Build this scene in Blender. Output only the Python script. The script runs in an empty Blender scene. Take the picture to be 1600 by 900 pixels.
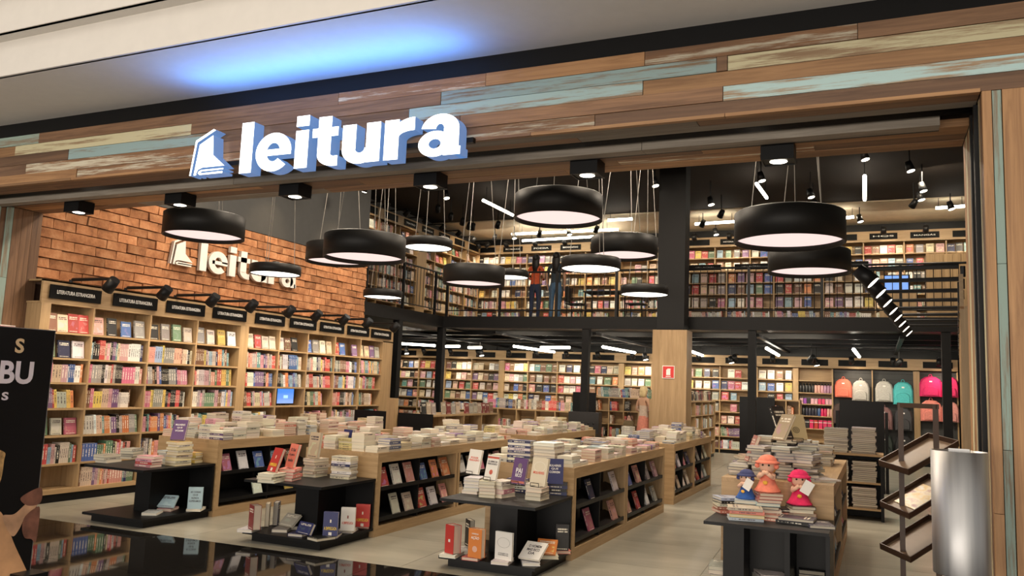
import bpy, bmesh, math, random
from mathutils import Vector, Matrix
random.seed(7)
SC = bpy.context.scene; COL = SC.collection
# ------------------------------------------------------------------ camera
F = 1267.0; YAW, PITCH, ROLL = [math.radians(a) for a in (-24.33, 6.81, 2.288)]
CAM = Vector((0, 0, 1.6))
_f = Vector((math.sin(YAW), math.cos(YAW), 0)); _r = Vector((math.cos(YAW), -math.sin(YAW), 0)); _z = Vector((0, 0, 1))
FW = _f*math.cos(PITCH) + _z*math.sin(PITCH); _u = _z*math.cos(PITCH) - _f*math.sin(PITCH)
RT = _r*math.cos(ROLL) + _u*math.sin(ROLL); UP = _u*math.cos(ROLL) - _r*math.sin(ROLL)
def ray(x, y): return FW*F + RT*(x-800) - UP*(y-450)
def at(x, y, ax, val):
    d = ray(x, y); return CAM + d*((val-CAM[ax])/d[ax])
def proj(p):
    q = Vector(p)-CAM; z = q.dot(FW); return 800+F*q.dot(RT)/z, 450-F*q.dot(UP)/z, z
cd = bpy.data.cameras.new('camera'); cam = bpy.data.objects.new('camera', cd); COL.objects.link(cam)
cd.sensor_width = 36; cd.lens = 36*F/1600; cd.clip_end = 200
cam.matrix_world = Matrix(((RT.x, UP.x, -FW.x, 0), (RT.y, UP.y, -FW.y, 0), (RT.z, UP.z, -FW.z, 1.6), (0, 0, 0, 1)))
SC.camera = cam
# ------------------------------------------------------------------ world, large lights, exposure
SC.view_settings.view_transform = 'Standard'; SC.view_settings.look = 'None'; SC.view_settings.gamma = 1
SC.view_settings.use_curve_mapping = False; SC.view_settings.exposure = 0.35
w = bpy.data.worlds.new('mall_surroundings'); SC.world = w; w.use_nodes = True
w.node_tree.nodes['Background'].inputs[0].default_value = (1.0, .93, .84, 1); w.node_tree.nodes['Background'].inputs[1].default_value = .42
def light(name, kind, loc, energy, col=(1, .82, .62), target=None, **kw):
    l = bpy.data.lights.new(name, kind); l.energy = energy; l.color = col
    for k, v in kw.items(): setattr(l, k, v)
    o = bpy.data.objects.new(name, l); COL.objects.link(o); o.location = loc
    d = (Vector(target)-Vector(loc)) if target else Vector((0, 0, -1))
    o.rotation_euler = d.to_track_quat('-Z', 'Y').to_euler(); return o
# mall ceiling lighting on the camera's side of the shopfront
light('mall_ceiling_light', 'AREA', (-3.5, -2.0, 6.5), 150, (1, .88, .74), (-3.5, 1.0, 0), shape='RECTANGLE', size=12, size_y=4)
# unseen fill panel behind the camera, added to brighten soffit and planks
light('added_front_fill_light', 'AREA', (-3.0, -7.0, 1.5), 640, (1, .90, .78), (-3.0, 5.0, 3.0), shape='RECTANGLE', size=15, size_y=2.6)
# ceiling flood lights over the tall sales floor
for i, (x, y) in enumerate([(-7.2, 9), (-4.6, 8.6), (-2.0, 9), (-6.6, 13), (-3.6, 13), (-.6, 12.5)]):
    light('ceiling_flood', 'AREA', (x, y, 6.0), 120, (1, .84, .66), (x, y, 0), shape='DISK', size=.6)
# ------------------------------------------------------------------ materials
MATS = {}
def nodes(name, rough=.5, metal=0., spec=.5):
    m = bpy.data.materials.new(name); m.use_nodes = True; nt = m.node_tree; b = nt.nodes['Principled BSDF']
    b.inputs['Roughness'].default_value = rough; b.inputs['Metallic'].default_value = metal
    b.inputs['Specular IOR Level'].default_value = spec; MATS[name] = m
    return m, nt, b
def N(nt, t, **kw):
    n = nt.nodes.new(t)
    for k, v in kw.items():
        if k in n.inputs: n.inputs[k].default_value = v
        else: setattr(n, k, v)
    return n
def L(nt, a, b): nt.links.new(a, b)
def ramp(nt, fac, stops):
    r = N(nt, 'ShaderNodeValToRGB'); e = r.color_ramp.elements
    while len(e) < len(stops): e.new(.5)
    for q, (p, c) in zip(e, stops): q.position = p; q.color = (*c, 1)
    L(nt, fac, r.inputs[0]); return r.outputs[0]
def plain(name, col, rough=.5, metal=0., spec=.5, var=.06, scale=9.):
    m, nt, b = nodes(name, rough, metal, spec); tc = N(nt, 'ShaderNodeTexCoord')
    no = N(nt, 'ShaderNodeTexNoise', Scale=scale, Detail=4.); L(nt, tc.outputs['Object'], no.inputs['Vector'])
    L(nt, ramp(nt, no.outputs[0], [(.3, tuple(c*(1-var) for c in col)), (.7, tuple(min(1, c*(1+var)) for c in col))]), b.inputs['Base Color'])
    return m
def emit(name, col, s):
    m, nt, b = nodes(name, .6); b.inputs['Base Color'].default_value = (.25, .25, .25, 1)
    b.inputs['Emission Color'].default_value = (*col, 1); b.inputs['Emission Strength'].default_value = s; return m
def wood(name, c0, c1, axis='X', rough=.5, per_object=False, paint=None, amount=.5, glob=False):
    m, nt, b = nodes(name, rough); tc = N(nt, 'ShaderNodeTexCoord'); mp = N(nt, 'ShaderNodeMapping')
    sc = {'X': (.7, 14, 14), 'Y': (14, .7, 14), 'Z': (14, 14, .7)}[axis]
    mp.inputs['Scale'].default_value = sc; L(nt, tc.outputs['Object'], mp.inputs[0])
    oi = N(nt, 'ShaderNodeObjectInfo'); 
    if per_object:
        mu = N(nt, 'ShaderNodeVectorMath', operation='SCALE'); mu.inputs[0].default_value = (37, 11, 23); L(nt, oi.outputs['Random'], mu.inputs['Scale']); L(nt, mu.outputs[0], mp.inputs['Location'])
    no = N(nt, 'ShaderNodeTexNoise', Scale=1.6, Detail=7., Roughness=.65, Distortion=.8); L(nt, mp.outputs[0], no.inputs['Vector'])
    col = ramp(nt, no.outputs[0], [(.28, c0), (.72, c1)])
    if paint:
        n2 = N(nt, 'ShaderNodeTexNoise', Scale=1.1, Detail=9., Roughness=.72); L(nt, mp.outputs[0], n2.inputs['Vector'])
        mr = N(nt, 'ShaderNodeMapRange'); mr.inputs['From Min'].default_value = 1-amount-.04; mr.inputs['From Max'].default_value = 1-amount+.05
        L(nt, n2.outputs[0], mr.inputs[0]); mx = N(nt, 'ShaderNodeMix', data_type='RGBA'); L(nt, mr.outputs[0], mx.inputs[0]); L(nt, col, mx.inputs[6]); mx.inputs[7].default_value = (*paint, 1); col = mx.outputs[2]
    if per_object:
        hs = N(nt, 'ShaderNodeHueSaturation'); mr = N(nt, 'ShaderNodeMapRange'); mr.inputs['To Min'].default_value = .7; mr.inputs['To Max'].default_value = 1.25
        L(nt, oi.outputs['Random'], mr.inputs[0]); L(nt, mr.outputs[0], hs.inputs['Value']); L(nt, col, hs.inputs['Color']); col = hs.outputs[0]
    L(nt, col, b.inputs['Base Color'])
    bp = N(nt, 'ShaderNodeBump', Strength=.25, Distance=.004); L(nt, no.outputs[0], bp.inputs['Height']); L(nt, bp.outputs[0], b.inputs['Normal'])
    return m
OAK0, OAK1 = (.30, .19, .09), (.48, .325, .17)
oakX = wood('oak_x', OAK0, OAK1, 'X'); oakY = wood('oak_y', OAK0, OAK1, 'Y'); oakZ = wood('oak_z', OAK0, OAK1, 'Z')
BR0, BR1 = (.10, .045, .02), (.34, .165, .07)
PL = {}
for ax in 'XYZ':
    PL['brown'+ax] = wood('plank_brown_'+ax, (.11, .056, .030), (.32, .175, .092), ax, .6, True)
    PL['orange'+ax] = wood('plank_orange_'+ax, (.20, .095, .038), (.47, .26, .115), ax, .55, True)
    PL['dark'+ax] = wood('plank_dark_'+ax, (.08, .04, .022), (.22, .12, .065), ax, .6, True)
    PL['blue'+ax] = wood('plank_blue_'+ax, (.22, .14, .08), (.34, .24, .15), ax, .6, True, (.36, .50, .50), .53)
    PL['cream'+ax] = wood('plank_cream_'+ax, (.25, .15, .08), (.40, .28, .16), ax, .6, True, (.66, .60, .38), .54)
    PL['white'+ax] = wood('plank_white_'+ax, (.14, .07, .035), (.36, .18, .08), ax, .6, True, (.66, .60, .46), .45)
    PL['grey'+ax] = wood('plank_grey_'+ax, (.17, .14, .11), (.34, .30, .25), ax, .7, True)
    PL['teal'+ax] = wood('plank_teal_'+ax, (.20, .16, .11), (.30, .24, .17), ax, .7, True, (.30, .40, .35), .54)
black = plain('black_laminate', (.0055, .0055, .006), .42, 0, .22); blackm = plain('black_metal', (.007, .007, .0075), .45, 0, .3)
sign_black = plain('sign_black', (.003, .003, .003), .5, 0, .12); charcoal = plain('charcoal_paint', (.045, .046, .046), .7); beamb = plain('beam_black', (.008, .008, .0085), .6, 0, .25); ceil_dark = plain('dark_ceiling_paint', (.030, .024, .020), .85, 0, .2)
ceil_beige = plain('cream_ceiling_paint', (.80, .68, .50), .85); mallwhite = plain('mall_ceiling_plaster', (.74, .70, .645), .85, var=.02)
pages, _nt, _b = nodes('book_pages', .8); _oi = N(_nt, 'ShaderNodeObjectInfo'); _mx = N(_nt, 'ShaderNodeMix', data_type='RGBA'); _mx.inputs[0].default_value = .28; _mx.inputs[6].default_value = (.72, .65, .51, 1); L(_nt, _oi.outputs['Color'], _mx.inputs[7]); L(_nt, _mx.outputs[2], _b.inputs['Base Color']); rustm = plain('brown_metal', (.060, .032, .020), .45); trayin = plain('tray_bronze', (.17, .115, .075), .45)
white_sign = emit('lit_sign_white', (.95, .98, 1), 2.6); sign_side = emit('sign_side_blue_white', (.16, .42, 1), .30); white_letter = plain('white_lettering', (.82, .80, .76), .5)
led = emit('led_tube', (1, .93, .78), 13); lens = emit('lamp_lens', (1, .90, .74), 6); diff_pink = emit('pendant_diffuser_pink', (1, .76, .72), .80); diff_white = emit('pendant_diffuser_white', (1, .95, .85), 2.6)
pend_black = plain('pendant_black', (.008, .0075, .007), .5, 0, .3); cable_m = plain('steel_cable', (.35, .33, .30), .4, .6)
skin = plain('skin', (.50, .28, .18), .6); hairdark = plain('dark_hair', (.012, .009, .008), .5); hairblond = plain('blond_hair', (.62, .48, .26), .6)
screen = emit('screen_blue', (.03, .22, .75), 1.0); screen_light = emit('screen_label', (.35, .65, 1), 1.0)
grout = plain('grey_grout', (.42, .38, .32), .8); rubber = plain('leather_black', (.02, .019, .019), .42)
red = plain('sign_red', (.62, .03, .025), .4)
CLOTH = {}
def cloth(c, rough=.8):
    k = tuple(round(v, 3) for v in c)
    if k not in CLOTH: CLOTH[k] = plain('fabric_%d' % len(CLOTH), c, rough, var=.12, scale=25.)
    return CLOTH[k]
def mk_granite():
    m, nt, b = nodes('black_granite', .04, 0, .6); tc = N(nt, 'ShaderNodeTexCoord'); no = N(nt, 'ShaderNodeTexNoise', Scale=70., Detail=5., Roughness=.8)
    L(nt, tc.outputs['Object'], no.inputs['Vector']); L(nt, ramp(nt, no.outputs[0], [(.45, (.006, .006, .006)), (.75, (.035, .030, .026))]), b.inputs['Base Color']); return m
def mk_tile():
    m, nt, b = nodes('beige_porcelain', .30, 0, .4); tc = N(nt, 'ShaderNodeTexCoord'); mp = N(nt, 'ShaderNodeMapping'); mp.inputs['Scale'].default_value = (.5, 2.2, 1)
    L(nt, tc.outputs['Object'], mp.inputs[0]); no = N(nt, 'ShaderNodeTexNoise', Scale=1.3, Detail=6., Roughness=.6, Distortion=.6); L(nt, mp.outputs[0], no.inputs['Vector'])
    L(nt, ramp(nt, no.outputs[0], [(.3, (.23, .218, .175)), (.7, (.35, .33, .27))]), b.inputs['Base Color']); return m
def mk_brick():
    m, nt, b = nodes('clay_brick', .9, 0, .2); tc = N(nt, 'ShaderNodeTexCoord'); oi = N(nt, 'ShaderNodeObjectInfo')
    ad = N(nt, 'ShaderNodeVectorMath', operation='MULTIPLY_ADD'); ad.inputs[1].default_value = (1, 1, 1); L(nt, tc.outputs['Object'], ad.inputs[0])
    cb = N(nt, 'ShaderNodeCombineXYZ'); mu = N(nt, 'ShaderNodeMath', operation='MULTIPLY'); mu.inputs[1].default_value = 50; L(nt, oi.outputs['Random'], mu.inputs[0]); L(nt, mu.outputs[0], cb.inputs[1]); L(nt, cb.outputs[0], ad.inputs[2])
    no = N(nt, 'ShaderNodeTexNoise', Scale=7., Detail=6., Roughness=.65); L(nt, ad.outputs[0], no.inputs['Vector'])
    col = ramp(nt, no.outputs[0], [(.25, (.20, .09, .05)), (.5, (.42, .19, .09)), (.8, (.62, .35, .19))])
    hs = N(nt, 'ShaderNodeHueSaturation'); mr = N(nt, 'ShaderNodeMapRange'); mr.inputs['To Min'].default_value = .75; mr.inputs['To Max'].default_value = 1.2; L(nt, oi.outputs['Random'], mr.inputs[0]); L(nt, mr.outputs[0], hs.inputs['Value']); L(nt, col, hs.inputs['Color'])
    L(nt, hs.outputs[0], b.inputs['Base Color']); bp = N(nt, 'ShaderNodeBump', Strength=.6, Distance=.012); L(nt, no.outputs[0], bp.inputs['Height']); L(nt, bp.outputs[0], b.inputs['Normal']); return m
def mk_steel():
    m, nt, b = nodes('brushed_steel', .35, 1.); tc = N(nt, 'ShaderNodeTexCoord'); mp = N(nt, 'ShaderNodeMapping'); mp.inputs['Scale'].default_value = (3, 3, .15); L(nt, tc.outputs['Object'], mp.inputs[0])
    no = N(nt, 'ShaderNodeTexNoise', Scale=6., Detail=5.); L(nt, mp.outputs[0], no.inputs['Vector']); L(nt, ramp(nt, no.outputs[0], [(.3, (.34, .34, .35)), (.7, (.52, .52, .52))]), b.inputs['Base Color'])
    L(nt, ramp(nt, no.outputs[0], [(.3, (.36,)*3), (.7, (.52,)*3)]), b.inputs['Roughness']); return m
granite, tile_m, brick_m, steel = mk_granite(), mk_tile(), mk_brick(), mk_steel()
def mk_cover(name, attr):
    # printed book cover: ground colour + title lines + illustration blot + small author line, laid out in each cover's own UV
    m, nt, b = nodes(name, .42, 0, .4)
    if attr:
        a = N(nt, 'ShaderNodeAttribute', attribute_name='Col'); base = a.outputs['Color']; rnd = a.outputs['Alpha']
    else:
        a = N(nt, 'ShaderNodeObjectInfo'); base = a.outputs['Color']; rnd = a.outputs['Random']
    uv = N(nt, 'ShaderNodeUVMap', uv_map='UVMap'); sp = N(nt, 'ShaderNodeSeparateXYZ'); L(nt, uv.outputs[0], sp.inputs[0])
    w = N(nt, 'ShaderNodeMath', operation='MULTIPLY'); w.inputs[1].default_value = 97.; L(nt, rnd, w.inputs[0])
    def noise(sx, sy, thr, soft):
        mp = N(nt, 'ShaderNodeMapping'); mp.inputs['Scale'].default_value = (sx, sy, 1); L(nt, uv.outputs[0], mp.inputs[0])
        no = N(nt, 'ShaderNodeTexNoise', noise_dimensions='4D', Scale=1., Detail=1.5); L(nt, mp.outputs[0], no.inputs['Vector']); L(nt, w.outputs[0], no.inputs['W'])
        mr = N(nt, 'ShaderNodeMapRange'); mr.inputs['From Min'].default_value = thr-soft; mr.inputs['From Max'].default_value = thr+soft; L(nt, no.outputs[0], mr.inputs[0]); return mr.outputs[0]
    def band(lo, hi):
        g = N(nt, 'ShaderNodeMath', operation='GREATER_THAN'); g.inputs[1].default_value = lo; L(nt, sp.outputs[1], g.inputs[0])
        l = N(nt, 'ShaderNodeMath', operation='LESS_THAN'); l.inputs[1].default_value = hi; L(nt, sp.outputs[1], l.inputs[0])
        q = N(nt, 'ShaderNodeMath', operation='MULTIPLY'); L(nt, g.outputs[0], q.inputs[0]); L(nt, l.outputs[0], q.inputs[1]); return q.outputs[0]
    def fade(x):
        if attr: return x
        q = N(nt, 'ShaderNodeMath', operation='MULTIPLY'); L(nt, x, q.inputs[0]); L(nt, a.outputs['Alpha'], q.inputs[1]); return q.outputs[0]
    def mul(x, y):
        q = N(nt, 'ShaderNodeMath', operation='MULTIPLY'); L(nt, x, q.inputs[0]); L(nt, y, q.inputs[1]); return q.outputs[0]
    def mix(f, a_, b_):
        x = N(nt, 'ShaderNodeMix', data_type='RGBA'); L(nt, f, x.inputs[0]); L(nt, a_, x.inputs[6]); L(nt, b_, x.inputs[7]); return x.outputs[2]
    hs = N(nt, 'ShaderNodeHueSaturation'); L(nt, base, hs.inputs['Color']); hr = N(nt, 'ShaderNodeMapRange'); hr.inputs['To Min'].default_value = .40; hr.inputs['To Max'].default_value = .62; L(nt, rnd, hr.inputs[0]); L(nt, hr.outputs[0], hs.inputs['Hue']); hs.inputs['Value'].default_value = 1.1
    # title colour: light on dark covers, dark on light covers
    bw = N(nt, 'ShaderNodeRGBToBW'); L(nt, base, bw.inputs[0]); lt = N(nt, 'ShaderNodeMath', operation='LESS_THAN'); lt.inputs[1].default_value = .33; L(nt, bw.outputs[0], lt.inputs[0])
    tcx = N(nt, 'ShaderNodeMix', data_type='RGBA'); L(nt, lt.outputs[0], tcx.inputs[0]); tcx.inputs[6].default_value = (.07, .05, .06, 1); tcx.inputs[7].default_value = (.80, .74, .62, 1)
    def urange(lo, hi):
        g = N(nt, 'ShaderNodeMath', operation='COMPARE'); g.inputs[1].default_value = (lo+hi)/2; g.inputs[2].default_value = (hi-lo)/2; L(nt, sp.outputs[0], g.inputs[0]); return g.outputs[0]
    hs.inputs['Saturation'].default_value = .8
    c = mix(fade(mul(noise(2.6, 3.4, .55, .02), mul(band(.14, .60), urange(.1, .9)))), base, hs.outputs[0])
    for lo, hi, f in ((.70, .75, 26), (.79, .85, 18), (.05, .08, 34)): c = mix(fade(mul(noise(f, .5, .44, .03), mul(band(lo, hi), urange(.12, .88)))), c, tcx.outputs[2])
    # spines carry their own strip of the layout (v above 2): author and title along the height
    c = mix(mul(noise(30, .5, .46, .04), mul(band(2.06, 2.12), urange(.25, .72))), c, tcx.outputs[2]); c = mix(mul(noise(30, .5, .5, .04), mul(band(2.07, 2.11), urange(.80, .94))), c, tcx.outputs[2])
    L(nt, c, b.inputs['Base Color']); return m
cover_obj, cover_att = mk_cover('book_cover', False), mk_cover('book_cover_many', True)
def mk_pages_many():
    # page block between two cover edges (v runs across the thickness)
    m, nt, b = nodes('book_pages_many', .8); a = N(nt, 'ShaderNodeAttribute', attribute_name='Col'); uv = N(nt, 'ShaderNodeUVMap', uv_map='UVMap'); sp = N(nt, 'ShaderNodeSeparateXYZ'); L(nt, uv.outputs[0], sp.inputs[0])
    c = N(nt, 'ShaderNodeMath', operation='COMPARE'); c.inputs[1].default_value = .5; c.inputs[2].default_value = .39; L(nt, sp.outputs[1], c.inputs[0])
    x = N(nt, 'ShaderNodeMix', data_type='RGBA'); L(nt, c.outputs[0], x.inputs[0]); L(nt, a.outputs['Color'], x.inputs[6]); y = N(nt, 'ShaderNodeMix', data_type='RGBA'); y.inputs[0].default_value = .25; y.inputs[6].default_value = (.70, .63, .49, 1); L(nt, a.outputs['Color'], y.inputs[7]); L(nt, y.outputs[2], x.inputs[7]); L(nt, x.outputs[2], b.inputs['Base Color']); return m
pages_att = mk_pages_many()
# ------------------------------------------------------------------ mesh helpers
class MB:
    def __init__(s): s.v, s.f, s.m, s.sm = [], [], [], []
    def quad(s, pts, m=0): 
        i = len(s.v); s.v += [tuple(p) for p in pts]; s.f.append(tuple(range(i, i+len(pts)))); s.m.append(m); s.sm.append(False); return s
    def box(s, x0, x1, y0, y1, z0, z1, m=0, M=None):
        P = [(x, y, z) for z in (z0, z1) for y in (y0, y1) for x in (x0, x1)]
        if M is not None: P = [tuple(M @ Vector(p)) for p in P]
        i = len(s.v); s.v += P
        for q in ((0, 2, 3, 1), (4, 5, 7, 6), (0, 1, 5, 4), (2, 6, 7, 3), (0, 4, 6, 2), (1, 3, 7, 5)): s.f.append(tuple(i+k for k in q)); s.m.append(m); s.sm.append(False)
        return s
    def tube(s, p0, p1, r0, r1=None, n=12, m=0, caps=True):
        r1 = r0 if r1 is None else r1; p0, p1 = Vector(p0), Vector(p1); d = (p1-p0).normalized()
        a = d.orthogonal().normalized(); b = d.cross(a); i = len(s.v)
        for p, r in ((p0, r0), (p1, r1)):
            for k in range(n):
                t = 2*math.pi*k/n; s.v.append(tuple(p+(a*math.cos(t)+b*math.sin(t))*r))
        for k in range(n): s.f.append((i+k, i+(k+1) % n, i+n+(k+1) % n, i+n+k)); s.m.append(m); s.sm.append(n > 6)
        if caps:
            s.f.append(tuple(i+k for k in reversed(range(n)))); s.m.append(m); s.sm.append(False)
            s.f.append(tuple(i+n+k for k in range(n))); s.m.append(m); s.sm.append(False)
        return s
    def lathe(s, prof, c=(0, 0, 0), n=24, m=0, sx=1, sy=1, smooth=True):
        i = len(s.v); k = len(prof)
        for j in range(n):
            t = 2*math.pi*j/n
            for r, z in prof: s.v.append((c[0]+r*math.cos(t)*sx, c[1]+r*math.sin(t)*sy, c[2]+z))
        for j in range(n):
            for q in range(k-1):
                a, b = i+j*k+q, i+((j+1) % n)*k+q; s.f.append((a, b, b+1, a+1)); s.m.append(m); s.sm.append(smooth)
        return s
    def ball(s, c, rx, ry=None, rz=None, n=14, m=0):
        ry = rx if ry is None else ry; rz = rx if rz is None else rz
        pr = [(max(1e-4, math.sin(math.pi*k/8)), -math.cos(math.pi*k/8)) for k in range(9)]
        i = len(s.v); s.lathe(pr, (0, 0, 0), n, m)
        for k in range(i, len(s.v)): x, y, z = s.v[k]; s.v[k] = (c[0]+x*rx, c[1]+y*ry, c[2]+z*rz)
        return s
    def mesh(s, name, mats):
        me = bpy.data.meshes.new(name); me.from_pydata(s.v, [], s.f)
        for m in (mats if isinstance(mats, (list, tuple)) else [mats]): me.materials.append(m)
        me.polygons.foreach_set('material_index', s.m); me.polygons.foreach_set('use_smooth', s.sm); me.update(); return me
    def build(s, name, mats, parent=None, loc=None, rz=0): return link(name, s.mesh(name, mats), parent, loc, rz)
def link(name, me, parent=None, loc=None, rz=0):
    o = bpy.data.objects.new(name, me); COL.objects.link(o)
    if parent is not None: o.parent = parent
    if loc is not None: o.location = loc
    if rz: o.rotation_euler[2] = rz
    return o
def tag(o, label, cat, group=None):
    o['label'] = label; o['category'] = cat
    if group: o['group'] = group
    return o
def thing(name, label, cat, loc=(0, 0, 0), rz=0, group=None): return tag(link(name, None, None, loc, rz), label, cat, group)
def struct(o): o['kind'] = 'structure'; return o
def dup(o, parent=None):
    c = o.copy(); COL.objects.link(c)
    if parent is not None: c.parent = parent
    for ch in o.children: dup(ch, c)
    return c
def B(name, b, mats, parent=None): return MB().box(*b).build(name, mats, parent)
TXT = {}
def text(name, body, size, mat, parent, loc, ux, uz, extrude=.002, offset=0., align='CENTER', fit=None, spacing=1.):
    """lettering lying in the plane spanned by ux (reading direction) and uz (up)"""
    k = (body, extrude, offset, align, spacing)
    if k not in TXT:
        cu = bpy.data.curves.new('lettering', 'FONT'); cu.body = body; cu.size = 1; cu.extrude = extrude; cu.offset = offset; cu.align_x = align; cu.space_character = spacing; cu.resolution_u = 4
        o = bpy.data.objects.new('lettering', cu); COL.objects.link(o); dg = bpy.context.evaluated_depsgraph_get(); dg.update()
        me = bpy.data.meshes.new_from_object(o.evaluated_get(dg)); bpy.data.objects.remove(o); TXT[k] = me
    me = TXT[k].copy(); me.materials.clear()
    for m in (mat if isinstance(mat, (list, tuple)) else [mat]): me.materials.append(m)
    xs = [v.co.x for v in me.vertices]; ys = [v.co.y for v in me.vertices]
    sx = sy = size
    if fit: sx = fit[0]/(max(xs)-min(xs)); sy = fit[1]/(max(ys)-min(ys)) if len(fit) > 1 else sx
    x0 = (max(xs)+min(xs))/2 if align == 'CENTER' else min(xs); y0 = min(ys)
    for v in me.vertices: v.co.x = (v.co.x-x0)*sx; v.co.y = (v.co.y-y0)*sy
    if isinstance(mat, (list, tuple)):
        for p in me.polygons: p.material_index = 0 if p.normal.z > .5 else 1
    o = link(name, me, parent); ux, uz = Vector(ux).normalized(), Vector(uz).normalized(); n = ux.cross(uz)
    M = Matrix(((ux.x, uz.x, n.x, loc[0]), (ux.y, uz.y, n.y, loc[1]), (ux.z, uz.z, n.z, loc[2]), (0, 0, 0, 1)))
    o.matrix_basis = M
    if parent is not None: o.matrix_parent_inverse = Matrix.Translation(parent.location).inverted()
    return o
# ------------------------------------------------------------------ books: collected first, the largest 300 in view become objects
BOOKS = []
ORD_ = ['first', 'second', 'third', 'fourth', 'fifth', 'sixth', 'seventh', 'eighth', 'ninth', 'tenth', 'eleventh', 'twelfth', 'thirteenth', 'fourteenth', 'topmost']
CN = [((.55, .05, .04), 'red'), ((.70, .22, .05), 'orange'), ((.75, .52, .08), 'yellow'), ((.12, .22, .12), 'green'), ((.09, .24, .26), 'teal'), ((.05, .12, .38), 'blue'), ((.025, .03, .10), 'navy'), ((.20, .10, .24), 'purple'),
      ((.62, .32, .36), 'pink'), ((.72, .66, .56), 'cream'), ((.78, .76, .74), 'white'), ((.30, .28, .26), 'grey'), ((.022, .02, .02), 'black'), ((.22, .10, .05), 'brown'), ((.26, .42, .55), 'light blue'), ((.58, .12, .22), 'crimson'), ((.66, .50, .33), 'tan'), ((.70, .30, .24), 'coral')]
def cname(c):
    g = sum(c)/3
    if max(c)-min(c) < .22*g+.004: return 'black' if g < .045 else 'dark grey' if g < .17 else 'grey' if g < .40 else 'pale grey' if g < .56 else 'white'
    return min(CN, key=lambda k: sum((a-b)**2 for a, b in zip(k[0], c)))[1]
def rcol(pal=None, R=random):
    if pal: c = R.choice(pal)
    else: c = R.choice([CN[i][0] for i in (0, 0, 1, 2, 3, 5, 6, 9, 9, 9, 10, 10, 10, 11, 11, 12, 12, 13, 13, 14, 15, 16, 16, 16, 17, 4, 7, 8)])
    k = R.uniform(.7, 1.1); g = sum(c)/3; return tuple(min(.8, max(.01, (v*.84+g*.16)*k*R.uniform(.92, 1.08))) for v in c)
def book(o, aw, ah, w, t, h, col, where, group, pose, keep=False, extra=None, weight=1.):
    """o = centre of the bottom edge; aw = spine-to-fore-edge axis, ah = height axis; thickness axis = ah x aw"""
    aw, ah = Vector(aw).normalized(), Vector(ah).normalized(); o = Vector(o); c = o+ah*h/2
    x, y, z = proj(c); area = (F/z)**2*({'spine-out': t*h, 'face-out': w*h, 'lying flat': w*t*1.4+w*h*.12}[pose])*weight
    if not (-30 < x < 1630 and -30 < y < 940): area = 0
    BOOKS.append([area+(1e6 if keep else 0), o, aw, ah, w, t, h, col, where, group, pose, extra]); return BOOKS[-1]
def book_mesh(w, t, h):
    # two boards, a spine and a recessed page block; local x: spine(-) to fore edge, y: thickness (front cover at -y), z: height
    b = MB(); c = min(.003, t*.14); e = .004
    b.box(-w/2, w/2, -t/2, -t/2+c, 0, h); b.box(-w/2, w/2, t/2-c, t/2, 0, h); b.box(-w/2, -w/2+c, -t/2+c, t/2-c, 0, h); b.box(-w/2+c, w/2-e, -t/2+c, t/2-c, e, h-e, 1)
    me = b.mesh('book', [cover_obj, pages]); uvl = me.uv_layers.new(name='UVMap'); set_uv(me, uvl, w, t, h); return me
def set_uv(me, uvl, w, t, h):
    for p in me.polygons:
        n = p.normal
        for li in p.loop_indices:
            v = me.vertices[me.loops[li].vertex_index].co
            if abs(n.y) > .5: u = ((v.x+w/2)/w, v.z/h)
            elif abs(n.x) > .5: u = (v.z/h, 2+.18*(v.y+t/2)/t)
            else: u = (.5, .01)
            uvl.data[li].uv = u
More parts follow.
